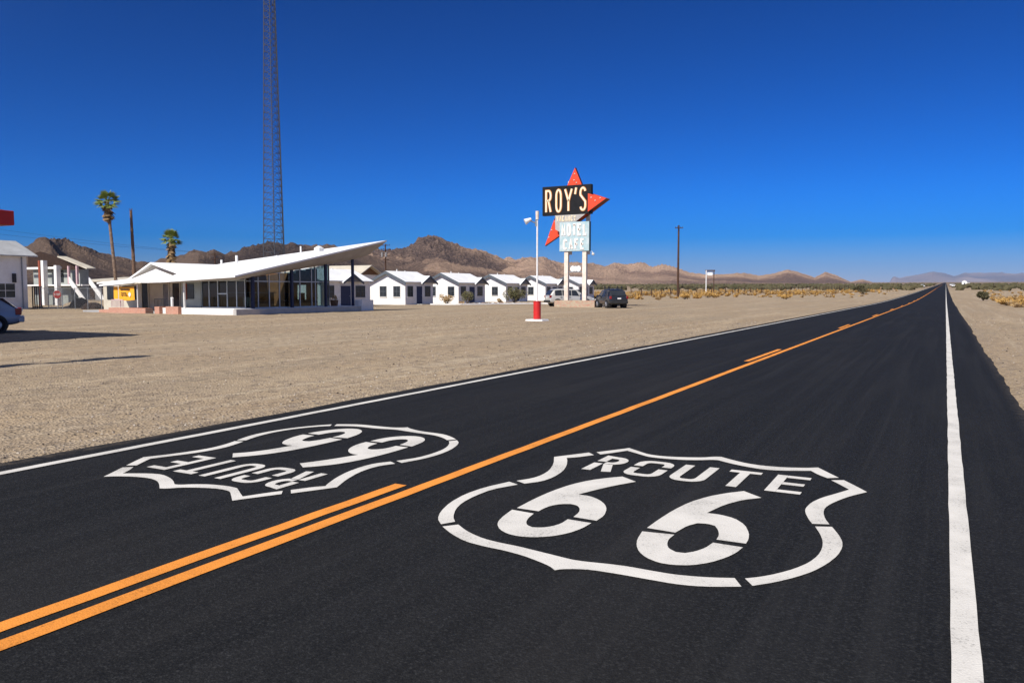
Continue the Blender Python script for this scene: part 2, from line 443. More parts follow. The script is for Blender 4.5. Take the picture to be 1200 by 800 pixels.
# ------------------------------------------------------------------ ground and road
def axis(vals): return sorted(set(round(v, 3) for v in vals))
ys = list(np.arange(-40, 0, 2.0)) + list(np.arange(0, 45, .35)) + list(np.arange(45, 150, 2.5))
y = 150.0
while y < 52000: ys.append(y); y *= 1.07
Ys = axis(ys)
xs = list(np.arange(-70, -8.4, 1.3)) + [-7.75, -7.45, -6, -4, -2, 0, .84, 1.12] + list(np.arange(2, 25, 1.3))
x = 71.5
while x < 32000: xs += [-x]; x *= 1.16
x = 26.0
while x < 52000: xs += [x]; x *= 1.16
Xs = axis(xs)
rng = random.Random(3)
vs = []; fs = []
nx = len(Xs)
for yy in Ys:
    for xx in Xs:
        z = gz(xx, yy)
        if -7.6 < xx < 1.0: z -= .05
        elif abs(xx) < 70 and -5 < yy < 150 and (xx < -8.2 or xx > 1.6): z += rng.uniform(-.018, .018)
        vs.append((xx, yy, z))
for j in range(len(Ys)-1):
    for i in range(nx-1): fs.append((j*nx+i, j*nx+i+1, (j+1)*nx+i+1, (j+1)*nx+i))
g = MB(); g.v = vs; g.f = fs
kind(g.build('ground', M['gravel'], smooth=True, recalc=False), 'structure')

# road: crowned sheet with a ragged edge
RY = [v for v in Ys if v <= 4200]
vs = []; fs = []
e1 = e2 = 0
for yy in RY:
    e1 = .7*e1+rng.uniform(-.028, .028); e2 = .7*e2+rng.uniform(-.024, .024)
    row = [-7.58+e1, -7.2, -6, -4, -2, 0, .68, .97+e2]
    for k, xx in enumerate(row): vs.append((xx, yy, gz(xx if k not in (0, 7) else xx, yy)+(.010 if k not in (0, 7) else .001)))
for j in range(len(RY)-1):
    for i in range(7): fs.append((j*8+i, j*8+i+1, (j+1)*8+i+1, (j+1)*8+i))
g = MB(); g.v = vs; g.f = fs
kind(g.build('road', M['asphalt'], recalc=False), 'structure')

RZ = .015
def line_strip(name, xa, wd, y0, y1, m, jit=.004):
    b = MB(); rows = [y0] + [v for v in RY if y0 < v < y1] + [y1]
    for yy in rows:
        j = rng.uniform(-jit, jit)
        for xx in (xa-wd/2+j, xa+wd/2+j): b.v.append((xx, yy, gz(xx, yy)+RZ))
    for i in range(len(rows)-1): b.f.append((2*i, 2*i+1, 2*i+3, 2*i+2))
    return kind(b.build(name, m, recalc=False), 'structure')
line_strip('road_edge_line', .128, .115, -20, 1500, M['white_paint'])
line_strip('road_edge_line', -7.16, .115, -20, 1500, M['white_paint'])
line_strip('road_centre_line', -3.665, .115, -20, 1500, M['orange_paint'])
line_strip('road_centre_line', -3.865, .115, -20, 5.17, M['orange_paint'])
yy = 18.0
while yy < 400:
    line_strip('road_centre_line', -3.865, .115, yy, yy+4.1, M['orange_paint']); yy += 17.6
# faint turning scuffs left by tyres
def scuff(pts, w):
    b = MB(); Ls, Rs = ribbon(pts, w)
    for p, q in zip(Ls, Rs): b.v += [(p.x, p.y, RZ-.002), (q.x, q.y, RZ-.002)]
    for i in range(len(pts)-1): b.f.append((2*i, 2*i+1, 2*i+3, 2*i+2))
    return b

# ------------------------------------------------------------------ the two painted shields (one stencil)
A = lambda p: (500+p[0]*.22491, 520+p[1]*.22491)
# stencil outlines in metres on the road (x across, y along), measured off the painted shield
_c, _s = math.cos(R(28.675)), math.sin(R(28.675)); _cp, _sp = math.cos(R(3.7033)), math.sin(R(3.7033))
def rect(px, py):
    """undo the foreshortening of a measured outline point: paint lies flat on the road"""
    a = (px-600)/927.; b = -(py-400)/927.
    d = (-_s*_cp+a*_c-b*_s*_sp, _c*_cp+a*_s+b*_c*_sp, -_sp+b*_cp)
    t = -1.6/d[2]
    return (d[0]*t, d[1]*t)
PA = lambda l: [rect(500+x*.22491, 520+y*.22491) for x, y in l]
PB = lambda l: [rect(740+x*.24167, 530+y*.24167) for x, y in l]
pieces = [
 PA([(845,52),(750,64),(664,75),(662,110),(640,145),(600,170),(550,187),(468,200),(510,215),(600,203),(660,182),(710,150),(730,120),(733,92),(729,80),(780,77),(872,65)]),
 PA([(430,205),(300,235),(200,270),(120,315),(72,362),(57,400),(75,428),(148,415),(138,390),(150,350),(185,315),(250,280),(340,245),(475,220)]),
 PA([(82,440),(130,480),(200,518),(300,545),(400,565),(500,592),(580,622),(640,648),(668,670),(700,664),(780,663),(860,668),(1000,690)]) +
 PB([(83,627),(200,648),(300,659),(400,663),(533,662),(500,620),(400,618),(300,612),(200,602),(83,582)]) +
 PA([(1050,650),(950,637),(830,625),(760,615),(700,600),(640,585),(560,565),(480,545),(380,525),(300,505),(240,480),(200,458),(165,430)]),
 PB([(587,658),(700,640),(800,615),(880,588),(950,550),(1000,510),(1023,470),(1022,440),(1005,410),(985,385),(972,370),(890,368),(915,405),(928,440),(925,475),(905,510),(860,545),(790,575),(700,600),(620,615),(550,622)]),
 PB([(960,358),(938,330),(930,300),(937,278),(965,258),(1010,238),(1060,220),(1142,200),(1090,172),(1030,142),(968,142),(1010,163),(1055,188),(1000,205),(920,228),(870,252),(843,280),(842,300),(860,335),(877,355)]),
 PB([(1005,130),(950,103),(905,80),(850,82),(750,80),(640,72),(560,60),(500,46),(435,28),(400,27),(350,31),(250,30),(150,25),(83,16)]) +
 PA([(1120,50),(1055,28),(1020,33),(885,50),(905,62),(960,55),(1045,42),(1080,52),(1140,70)]) +
 PB([(83,28),(150,36),(250,43),(330,44),(390,42),(420,44),(480,60),(550,75),(640,90),(720,95),(800,96),(870,96),(905,115),(950,132)]),
 PA([(1020,178),(1090,205),(980,225),(880,248),(790,272),(850,280),(900,300),(930,325),(938,350),(925,383),(885,410),(765,390),(795,365),(798,345),(785,330),(750,322),(700,322),(650,330),(610,345),(583,360),(470,343),(560,295),(650,255),(750,220),(850,197),(950,184)]),
 PA([(445,352),(400,385),(375,410),(368,430),(380,455),(420,478),(480,492),(560,497),(650,492),(740,475),(810,450),(858,422),(735,402),(700,425),(650,440),(600,446),(550,444),(522,432),(518,415),(530,395),(558,372)]),
 PB([(545,195),(630,228),(540,238),(450,262),(365,302),(430,310),(500,328),(550,360),(570,400),(568,430),(555,452),(412,432),(425,410),(420,385),(405,365),(370,355),(320,352),(270,365),(235,385),(212,398),(75,375),(130,335),(200,290),(280,250),(370,222),(460,205)]),
 PB([(52,392),(28,430),(24,460),(35,490),(70,520),(130,545),(200,556),(290,558),(380,545),(460,520),(510,495),(540,470),(395,447),(360,472),(310,490),(260,498),(215,493),(180,475),(172,455),(180,430),(208,408)]),
]
def chaikin(p):
    """soften the traced corners a little where they are part of a curve"""
    out = []; n = len(p)
    for i in range(n):
        a, b, c = Vector(p[i-1]), Vector(p[i]), Vector(p[(i+1) % n])
        ang = (b-a).angle(c-b) if (b-a).length > 1e-5 and (c-b).length > 1e-5 else 0
        if ang < R(40): out += [tuple(a.lerp(b, .78)), tuple(b.lerp(c, .22))]
        else: out.append(tuple(b))
    return out
pieces = [chaikin(p) for p in pieces]
def lstroke(pts, w): # flat stroke outline
    Ls, Rs = ribbon(pts, w); return [tuple(p) for p in Ls] + [tuple(p) for p in Rs[::-1]]
lw = .085; ty, by = 7.015, 6.40
letters = [
 # R
 lstroke([(-2.755, by), (-2.755, 6.70)], lw), lstroke([(-2.755, 6.775), (-2.755, ty-lw/2+.02), (-2.68, ty-lw/2)] + arc(-2.66, 6.85, .085, .122, 85, -85, 8) + [(-2.70, 6.727)], lw),
 lstroke([(-2.66, 6.70), (-2.565, by)], lw),
 # O in two halves
 lstroke([(-2.395, 6.765), (-2.395, 6.88)] + arc(-2.315, 6.88, .08, .095, 180, 90, 4)[1:] + arc(-2.225, 6.88, .08, .095, 90, 0, 4) + [(-2.145, 6.80)], lw),
 lstroke([(-2.395, 6.69), (-2.395, 6.53)] + arc(-2.315, 6.53, .08, .095, 180, 270, 4)[1:] + arc(-2.225, 6.53, .08, .095, 270, 360, 4) + [(-2.145, 6.71)], lw),
 # U
 lstroke([(-1.985, ty), (-1.985, 6.55)] + arc(-1.905, 6.55, .08, .11, 180, 270, 5)[1:] + arc(-1.845, 6.55, .08, .11, 270, 360, 5) + [(-1.765, ty)], lw),
 # T
 lstroke([(-1.615, ty-lw/2), (-1.345, ty-lw/2)], lw), lstroke([(-1.48, ty-lw-.001), (-1.48, by)], lw),
 # E
 lstroke([(-1.175, by), (-1.175, ty)], lw), lstroke([(-1.131, ty-lw/2), (-.945, ty-lw/2)], lw), lstroke([(-1.131, 6.715), (-.96, 6.715)], lw), lstroke([(-1.131, by+lw/2), (-.945, by+lw/2)], lw)]
def tri_paint(polys, fn):
    bm = bmesh.new()
    for p in polys:
        q = [fn(a, b) for a, b in p]
        vsb = [bm.verts.new((a, b, gz(a, b)+RZ)) for a, b in q]
        try:
            f = bm.faces.new(vsb)
            if f.normal.z < 0: f.normal_flip()
        except Exception: pass
    bm.normal_update()
    bmesh.ops.triangulate(bm, faces=bm.faces)
    bmesh.ops.recalc_face_normals(bm, faces=bm.faces)
    for f in bm.faces:
        if f.normal.z < 0: f.normal_flip()
    b = MB(); b.v = [tuple(v.co) for v in bm.verts]; bm.verts.index_update(); b.f = [tuple(v.index for v in f.verts) for f in bm.faces]
    bm.free(); return b
near = lambda a, b: (a, b)
farf = lambda a, b: (-5.46-(a+1.86)*.875, 7.40-(b-3.98)*.925)
for fn in (near, farf):
    kind(tri_paint(pieces+letters, fn).build('road_shield_marking', M['white_paint'], recalc=False), 'structure')

# ------------------------------------------------------------------ gravel (loose stones) : stuff
b = MB(); rg = random.Random(11)
octv = [(1,0,0),(0,1,0),(-1,0,0),(0,-1,0),(0,0,1),(0,0,-.4)]; octf = [(0,1,4),(1,2,4),(2,3,4),(3,0,4),(1,0,5),(2,1,5),(3,2,5),(0,3,5)]
def stone(x, y, r):
    a = rg.uniform(0, PI); ca, sa = math.cos(a), math.sin(a); z = gz(x, y)
    k = [rg.uniform(.6, 1.25) for _ in range(6)]; fl = rg.uniform(.45, .8)
    b.add([(x+(v[0]*ca-v[1]*sa)*r*kk, y+(v[0]*sa+v[1]*ca)*r*kk*.8, z+v[2]*r*kk*fl+.002) for v, kk in zip(octv, k)], octf)
for _ in range(15000):
    t = rg.random()**1.6; yy = 1.0+t*38
    if rg.random() < .82:
        xx = -7.75-rg.random()**1.5*(8+yy*.75)
    else: xx = 1.05+rg.random()**1.4*9; yy = 6+t*50
    stone(xx, yy, .005+.022*rg.random()**5*(1+yy/30))
for _ in range(2600):   # spilled along the pavement edges
    yy = 1+rg.random()**1.5*40
    stone((-7.62-abs(rg.gauss(0, .22))) if rg.random() < .6 else (1.0+abs(rg.gauss(0, .22))), yy, rg.uniform(.006, .02))
for _ in range(240):    # strays on the asphalt
    yy = 2+rg.random()*22; stone(rg.uniform(-7.3, .7), yy, rg.uniform(.003, .007))
kind(b.build('loose_gravel', M['stone'], recalc=False), 'stuff')
for nm, mm, cnt in (('dark_gravel', M['darkstone'], 7000), ('pale_gravel', M['palestone'], 6000)):
    b = MB()
    for _ in range(cnt):
        yy = 1.5+rg.random()**1.5*40; xx = -7.8-rg.random()**1.4*(8+yy*.85)
        if rg.random() < .15: xx = 1.1+rg.random()**1.3*9; yy = 7+rg.random()*45
        stone(xx, yy, .005+.016*rg.random()**4*(1+yy/30))
    kind(b.build(nm, mm, recalc=False), 'stuff')

# ------------------------------------------------------------------ mountains
def hash2(ix, iy, seed):
    h = (ix*374761393 + iy*668265263 + seed*1442695041) & 0x7fffffff
    h = ((h ^ (h >> 13))*1274126177) & 0x7fffffff
    return ((h ^ (h >> 16)) & 0xffff)/65535.0
def vnoise(x, y, seed):
    ix = np.floor(x).astype(np.int64); iy = np.floor(y).astype(np.int64); fx = x-ix; fy = y-iy
    u = fx*fx*fx*(fx*(fx*6-15)+10); v = fy*fy*fy*(fy*(fy*6-15)+10)
    a = hash2(ix, iy, seed); b_ = hash2(ix+1, iy, seed); c = hash2(ix, iy+1, seed); d = hash2(ix+1, iy+1, seed)
    return a+(b_-a)*u+(c-a)*v+(a-b_-c+d)*u*v
def ridged(x, y, seed, octs=6, gain=.52):
    t = np.zeros_like(x); amp = 1.0; w = np.ones_like(x); tot = 0
    for o in range(octs):
        n = 1-np.abs(2*vnoise(x, y, seed+o)-1); n = n*n
        t += n*amp*w; tot += amp; w = np.clip(n*1.4, 0, 1); amp *= gain; x = x*2.03+17.1; y = y*2.03+5.3
    return t/tot
def azel(px, py):
    a = (px-600)/927.; b_ = -(py-400)/927.
    d = (-_s*_cp+a*_c-b_*_s*_sp, _c*_cp+a*_s+b_*_c*_sp, -_sp+b_*_cp)
    return math.atan2(d[0], d[1]), d[2]/math.hypot(d[0], d[1])
def range_mesh(name, crest, dist, m, ncol, nrow, feat, seed, front, back, p=1.35, rough=.75):
    az, el = zip(*[azel(*c) for c in crest])
    A_ = np.linspace(az[0], az[-1], ncol); E_ = np.interp(A_, az, el)
    daz, dd = zip(*dist); Rc = np.interp(A_, [azel(u, 340)[0] for u in daz], dd)
    T = np.linspace(0, 1, nrow)
    rr = Rc[:, None]*(1-front+(front+back)*T[None, :])
    tc = front/(front+back)
    X = rr*np.sin(A_)[:, None]; Yv = rr*np.cos(A_)[:, None]
    pr = np.where(T < tc, (T/tc)**p, np.clip(1-((T-tc)/(1-tc))*.9, 0, 1))[None, :]*np.ones_like(X)
    F = feat*Rc[:, None]/2000
    # smooth frequency: noise in true metres
    rn = ridged(X/feat, Yv/feat, seed, 7)
    lo = vnoise(X/(feat*2.2), Yv/(feat*2.2), seed+31)
    h = pr*(1-rough+rough*(rn*1.25+.25*lo)) + .04*rn*np.clip(T/tc, 0, 1)[None, :]
    # a foothill rank in front
    fh = np.exp(-((T-tc*.52)/(.16))**2)[None, :]*np.clip(ridged(X/(feat*.8)+40, Yv/(feat*.8), seed+9, 6)-.3, 0, 1)*.75
    h = np.maximum(h, fh)
    g0 = 0.009*(np.sqrt((rr-90)**2+3600)-60)
    need = E_*Rc+1.6
    base = g0
    hgt = np.maximum(need-np.interp(Rc, [0, 40000], [-1.3, 358.7]), 1.0)
    elev = (base+h*hgt[:, None]-1.6)/rr
    # bring each stretch of the skyline to its height, smoothly
    peak = np.max((h*hgt[:, None])/rr, axis=1); want = np.maximum(E_-np.interp(Rc, [0, 40000], [0, 0])-(0.009*(Rc-150)-1.6)/Rc, .0004)
    sc = want/np.maximum(peak, 1e-5)
    kk = np.hanning(35); kk /= kk.sum(); sc = np.convolve(np.pad(sc, 17, 'edge'), kk, 'valid')
    Z = base-1.5+h*hgt[:, None]*sc[:, None]
    Z[:, 0] -= 6; Z[:, -1] -= 20
    b = MB(); b.v = list(map(tuple, np.stack([X, Yv, Z], -1).reshape(-1, 3)))
    for i in range(ncol-1):
        for j in range(nrow-1): b.f.append((i*nrow+j, (i+1)*nrow+j, (i+1)*nrow+j+1, i*nrow+j+1)[::-1])
    ob = b.build(name, m, smooth=False, recalc=False)
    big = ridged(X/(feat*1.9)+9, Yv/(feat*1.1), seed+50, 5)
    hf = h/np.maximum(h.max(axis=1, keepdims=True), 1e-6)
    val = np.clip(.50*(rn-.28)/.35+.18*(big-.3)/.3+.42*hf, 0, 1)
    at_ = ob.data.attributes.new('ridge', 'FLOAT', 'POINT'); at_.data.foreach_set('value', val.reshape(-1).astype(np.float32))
    return kind(ob, 'structure')
crest1 = [(-260,300),(-120,292),(-40,296),(10,290),(33,287),(45,277.5),(53,275.5),(75,280),(100,287.5),(115,294),(135,299),(150,302),(160,305.5),(168,305),(178,307.5),(187,303),(195,301.7),(213,297.5),(232,291.3),(242,294),(250,291),(263,296),(277,294),(287,288),(300,285.5),(318,282),(336,286),(345,283.3),(363,287.5),(383,284.7),(398,289),(415,292),(430,297),(450,305),(475,315),(510,326),(540,335)]
crest1b = [(360,325),(385,312),(410,300),(430,294),(440,292),(453,291.7),(475,290),(484,284),(492,277.5),(503,275.3),(513,276),(527,282.5),(547,290),(565,292.5),(580,298.3),(590,303),(604,309),(620,316),(640,323),(665,330),(690,335)]
crest2 = [(500,318),(540,309),(570,305),(590,304),(597,301),(605,303.3),(616,301),(637,300),(658,308.5),(675,306),(695,308.5),(708,311),(721,307),(737,310),(748,306.7),(765,311.7),(777,309),(792,312.5),(807,318.3),(823,320.8),(843,320.8),(872,319),(887,322.5),(907,320),(923,315),(934,317.8),(955,325),(967,317.8),(981,322.5),(997,330),(1011,327),(1025,331.4),(1040,333)]
crest3 = [(1000,334),(1030,333),(1041,331.4),(1060,324.5),(1079,321),(1093,318),(1107,320),(1118,323.7),(1130,319.5),(1150,320),(1165,319),(1188,320.5),(1210,319.5),(1260,318),(1330,323),(1420,320)]
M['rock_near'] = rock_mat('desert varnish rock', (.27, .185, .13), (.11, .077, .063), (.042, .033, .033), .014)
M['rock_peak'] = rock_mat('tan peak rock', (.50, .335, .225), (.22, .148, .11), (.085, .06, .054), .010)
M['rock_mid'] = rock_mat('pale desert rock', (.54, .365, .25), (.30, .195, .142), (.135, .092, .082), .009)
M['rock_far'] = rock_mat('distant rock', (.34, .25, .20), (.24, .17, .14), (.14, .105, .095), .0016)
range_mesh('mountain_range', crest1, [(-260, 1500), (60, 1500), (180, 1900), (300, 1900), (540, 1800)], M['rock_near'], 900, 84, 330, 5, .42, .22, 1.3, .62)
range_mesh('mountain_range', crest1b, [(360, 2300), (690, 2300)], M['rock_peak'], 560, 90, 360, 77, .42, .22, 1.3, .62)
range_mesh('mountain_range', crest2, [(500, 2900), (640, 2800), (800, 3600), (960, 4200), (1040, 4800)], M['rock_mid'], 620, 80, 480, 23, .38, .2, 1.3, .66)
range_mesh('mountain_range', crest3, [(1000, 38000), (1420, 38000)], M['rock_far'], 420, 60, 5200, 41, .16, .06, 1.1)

# ------------------------------------------------------------------ vegetation
def leafcloud(mb, c, rx, ry, rz, n, s0, s1, rnd, shell=.35):
    for _ in range(n):
        while True:
            u = Vector((rnd.uniform(-1, 1), rnd.uniform(-1, 1), rnd.uniform(-1, 1)))
            if shell < u.length < 1: break
        p = Vector((c[0]+u.x*rx, c[1]+u.y*ry, c[2]+u.z*rz))
        s = rnd.uniform(s0, s1); a = Vector((rnd.gauss(0, 1), rnd.gauss(0, 1), rnd.gauss(0, 1))).normalized(); bb = a.orthogonal().normalized()
        d = a.cross(bb)
        mb.add([p-a*s, p+bb*s*.45, p+a*s, p-bb*s*.45], [(0, 1, 2, 3)])
def tuft(mb, c, r, h, n, rnd, w=.03, droop=.25):
    for _ in range(n):
        a = rnd.uniform(0, 2*PI); k = rnd.random()**.6*r; hh = h*rnd.uniform(.5, 1.1)
        p0 = Vector((c[0]+math.cos(a)*k*.25, c[1]+math.sin(a)*k*.25, c[2]))
        p1 = Vector((c[0]+math.cos(a)*k, c[1]+math.sin(a)*k, c[2]+hh*(1-.35*k/r)))
        t = Vector((-math.sin(a+rnd.uniform(-1, 1)), math.cos(a+rnd.uniform(-1, 1)), rnd.uniform(-.3, .3)))*w
        m_ = p0.lerp(p1, .6)
        mb.add([p0-t*.5, p0+t*.5, m_+t, p1, m_-t], [(0, 1, 2, 3, 4)])
def bush(x, y, r, h, label, m, seed, cat='bush', group=None, n=420, name='desert_bush', stems=True, leaf=.09):
    rnd = random.Random(seed); z = gz(x, y)
    t = Thing(name, label, cat, (x, y, z), group)
    if stems:
        st = MB()
        for _ in range(14):
            a = rnd.uniform(0, 2*PI); k = rnd.uniform(.3, .8)*r
            st.tube((x, y, z-.03), (x+math.cos(a)*k, y+math.sin(a)*k, z+h*rnd.uniform(.5, .9)), .025, .008, 4)
        t.part('stem', st, M['twig'])
    lf = MB()
    for _ in range(7):
        a = rnd.uniform(0, 2*PI); k = rnd.uniform(0, .55)*r; rr = r*rnd.uniform(.35, .6)
        leafcloud(lf, (x+math.cos(a)*k, y+math.sin(a)*k, z+h*rnd.uniform(.35, .72)), rr, rr, h*rnd.uniform(.22, .34), n//7, leaf*.6, leaf*1.3, rnd, .2)
    t.part('foliage', lf, m, recalc=False)
    return t

def fan_palm(name, x, y, htrunk, label, lean, seed, crown=1.25, skirt=1.0, r0=.24, r1=.17, group='palms beside the motel', skirt_len=.8):
    rnd = random.Random(seed); z = gz(x, y)
    t = Thing(name, label, 'palm tree', (x, y, z), group)
    pts = []; rad = []; N_ = 46
    for i in range(N_):
        k = i/(N_-1); pts.append((x+lean[0]*k+.05*math.sin(5*k), y+lean[1]*k, z-.1+(htrunk+.1)*k)); rad.append((r0+(r1-r0)*k)*(1.06 if i % 2 else .94)*(1+.35*max(0, .06-k)/.06))
    tr = MB(); tr.path(pts, rad, 10); t.part('trunk', tr, M['bark'])
    top = Vector(pts[-1])
    if crown:
        def frond(mb, a, el, L_, fan, nb, curl):
            d = Vector((math.cos(a)*math.cos(el), math.sin(a)*math.cos(el), math.sin(el)))
            side = Vector((-math.sin(a), math.cos(a), 0)); up = side.cross(d)
            p = top+d*L_*.5-Vector((0, 0, .04*L_))
            mb.tube(top, p, .02, .012, 4)
            for k in range(nb):
                th = R(-fan+2*fan*k/(nb-1)); dr = (d*math.cos(th)+side*math.sin(th)).normalized()
                q = p+dr*L_*.55*(1-.2*abs(th))-Vector((0, 0, curl*L_*(.15+.12*abs(th))))
                mdl = p.lerp(q, .55)+up*.02
                w = up.cross(dr).normalized()*.032*crown
                mb.add([p, mdl-w, q, mdl+w], [(0, 1, 2, 3)])
        fr = MB()
        for k in range(58):
            a = rnd.uniform(0, 2*PI); el = rnd.uniform(-.35, 1.35); frond(fr, a, el, crown*rnd.uniform(.8, 1.05), 62, 11, .6+.5*(el < .2))
        t.part('crown', fr, M['frond'], recalc=False)
        sk = MB()
        for k in range(int(70*skirt)):
            a = rnd.uniform(0, 2*PI); el = rnd.uniform(-1.45, -.75); oz = rnd.uniform(0, skirt_len)
            t0 = top; top = top-Vector((0, 0, oz)); frond(sk, a, el, crown*rnd.uniform(.5, .75), 40, 8, .3); top = t0
        t.part('dead_skirt', sk, M['deadfrond'], recalc=False)
    return t
fan_palm('fan_palm', -78.95, 55, 11.2, 'tall slender fan palm with a small green crown, left of the canopied house', (-1.15, 0), 1, 1.55, 1.3, .20, .145, skirt_len=1.3)
fan_palm('fan_palm', -95.4, 75, 8.7, 'shorter fan palm with a thick brown skirt, rising behind the white roof', (-.1, 0), 2, 1.75, 2.2, .3, .26, skirt_len=2.6)
t = Thing('palm_trunk', 'bare dead palm trunk without any crown, behind the white gable roof', 'palm tree', (-80.1, 58, 0), None)
pts = [(-80.1-.35*k/29, 58, -.1+10.6*k/29) for k in range(30)]
b = MB(); b.path(pts, [(.24-.1*k/29)*(1.05 if k % 2 else .95) for k in range(30)], 10); t.part('trunk', b, M['deadbark'])
b = MB()
for a in range(7): b.tube((-80.45, 58, 10.2), (-80.45+.18*math.cos(a), 58+.18*math.sin(a), 10.75), .035, .01, 4)
t.part('broken_top', b, M['deadbark'])

# ------------------------------------------------------------------ cottages
def window(t, x0, x1, y0, y1, z0, z1, face, mt=None, fm=None):
    """window recessed in a wall; face '-y' or '+x' ; coordinates of the opening on the wall plane"""
    p = MB(); f = MB(); s = MB(); w = .05
    if face == '-y':
        p.box(x0, x1, y0-.012, y0+.02, z0, z1)
        for a in ((x0-w, x0, z0-w, z1+w), (x1, x1+w, z0-w, z1+w), (x0, x1, z1, z1+w), (x0, x1, z0-w, z0)): f.box(a[0], a[1], y0-.04, y0+.01, a[2], a[3])
        xm = (x0+x1)/2; f.box(xm-.02, xm+.02, y0-.03, y0-.014, z0, z1); zm = (z0+z1)/2; f.box(x0, x1, y0-.026, y0-.015, zm-.02, zm+.02)
        s.box(x0-.09, x1+.09, y0-.09, y0-.003, z0-w-.05, z0-w-.002)
    else:
        p.box(x0-.02, x0+.012, y0, y1, z0, z1)
        for a in ((y0-w, y0, z0-w, z1+w), (y1, y1+w, z0-w, z1+w), (y0, y1, z1, z1+w), (y0, y1, z0-w, z0)): f.box(x0-.01, x0+.04, a[0], a[1], a[2], a[3])
        ym = (y0+y1)/2; f.box(x0+.014, x0+.03, ym-.02, ym+.02, z0, z1); zm = (z0+z1)/2; f.box(x0+.015, x0+.026, y0, y1, zm-.02, zm+.02)
        s.box(x0+.003, x0+.09, y0-.09, y1+.09, z0-w-.05, z0-w-.002)
    o = t.part('window', p, M['darkglass'])
    t.part('frame', f, fm or M['trimgrey'], o); t.part('sill', s, M['white'], o)
    return o
def cottage(x, y, L_, W_, label, gw, seed, pcf=.76):
    """x,y: corner of the road-facing wall nearest the camera; the house runs +y by L_ and -x by W_"""
    z = min(gz(x, y), gz(x-W_, y+L_))
    t = Thing('motel_cottage', label, 'cottage', (x-W_/2, y+L_/2, z), 'white motel cottages in a row')
    eh, rh = 2.55, 3.62
    xm = x-W_/2
    b = MB(); b.prism([(x-W_, z-.15), (x, z-.15), (x, z+eh), (xm, z+rh), (x-W_, z+eh)], y, y+L_)
    t.part('wall', b, M['white'])
    # roof : two slabs with overhang
    ov = .32; th = .09; sl = (rh-eh)/(W_/2)
    rf = MB()
    for sgn in (-1, 1):
        xe = xm+sgn*(W_/2+ov); ze = z+eh-ov*sl
        rf.hexa([(xm, y-.28, z+rh+.03), (xe, y-.28, ze+.03), (xe, y+L_+.28, ze+.03), (xm, y+L_+.28, z+rh+.03)],
                [(xm, y-.28, z+rh+th+.03), (xe, y-.28, ze+th+.03), (xe, y+L_+.28, ze+th+.03), (xm, y+L_+.28, z+rh+th+.03)])
    roof = t.part('roof', rf, M['roofwhite'])
    # barge boards on the near gable (painted grey)
    bb = MB()
    for sgn in (-1, 1):
        xe = xm+sgn*(W_/2+ov); ze = z+eh-ov*sl
        bb.hexa([(xm, y-.34, z+rh-.24), (xe, y-.34, ze-.22), (xe, y-.285, ze-.22), (xm, y-.285, z+rh-.24)],
                [(xm, y-.34, z+rh+.10), (xe, y-.34, ze+.10), (xe, y-.285, ze+.10), (xm, y-.285, z+rh+.10)])
    t.part('barge_board', bb, M['trimgrey'], roof)
    # soffit strip under the gable overhang
    # porch gable over the far half of the road wall
    pc = y+L_*pcf; pw = 1.3; ph = z+eh+.58
    pg = MB(); pg.prismx([(pc-pw, z+eh-.12), (pc+pw, z+eh-.12), (pc, ph-.05)], x+.02, x+.42)
    t.part('porch_gable', pg, M['greygable'])  # grey base colour holds the shade of this road-facing gable
    pr = MB(); sl2 = (ph-z-eh+.12)/pw
    for sgn in (-1, 1):
        ye = pc+sgn*(pw+.22); ze = z+eh-.12-.22*sl2
        pr.hexa([(x-.9, pc, ph), (x+.5, pc, ph), (x+.5, ye, ze), (x-.9, ye, ze)], [(x-.9, pc, ph+.09), (x+.5, pc, ph+.09), (x+.5, ye, ze+.09), (x-.9, ye, ze+.09)])
    prf = t.part('porch_roof', pr, M['roofwhite'])
    pb = MB()
    for sgn in (-1, 1):
        ye = pc+sgn*(pw+.24); ze = z+eh-.12-.24*sl2
        pb.hexa([(x+.505, pc, ph-.16), (x+.56, pc, ph-.16), (x+.56, ye, ze-.12), (x+.505, ye, ze-.12)], [(x+.505, pc, ph+.1), (x+.56, pc, ph+.1), (x+.56, ye, ze+.1), (x+.505, ye, ze+.1)])
    t.part('barge_board', pb, M['trimgrey'], prf)
    # windows
    for (a, c) in gw:
        window(t, x-W_*a-.42, x-W_*a+.42, y, y, z+.93, z+2.0, '-y')
    k = L_/5.34
    window(t, x, x, y+.45*k, y+1.35*k, z+.93, z+2.0, '+x'); window(t, x, x, y+3.75*k, y+4.75*k, z+.93, z+2.0, '+x')
    d = MB(); d.box(x-.02, x+.03, y+2.05*k, y+3.15*k, z+.02, z+2.03)
    dr = t.part('door', d, M['navy'])
    h = MB(); h.tube((x+.03, y+3.0*k, z+1.02), (x+.09, y+3.0*k, z+1.02), .03, .03, 6); t.part('handle', h, M['alu'], dr)
    df = MB()
    for a in ((y+1.95*k, y+2.05*k, z, z+2.13), (y+3.15*k, y+3.25*k, z, z+2.13), (y+2.05*k, y+3.15*k, z+2.03, z+2.13)): df.box(x-.01, x+.05, *a)
    t.part('door_frame', df, M['trimwhite'], dr)
    st = MB(); st.box(x+.005, x+.9, y+1.9*k, y+3.3*k, z-.1, z+.08); t.part('step', st, M['concrete'])
    v = MB(); v.tube((xm-.5, y+L_*.45, z+rh-.2), (xm-.5, y+L_*.45, z+rh+.35), .06, .06, 6); t.part('vent_pipe', v, M['trimwhite'], roof)
    v = MB(); v.tube((xm+.05, y+L_*.6, z+rh), (xm+.05, y+L_*.6, z+rh+.22), .05, .05, 6); t.part('vent_pipe', v, M['trimwhite'], roof)
    return t
CX = -51.8
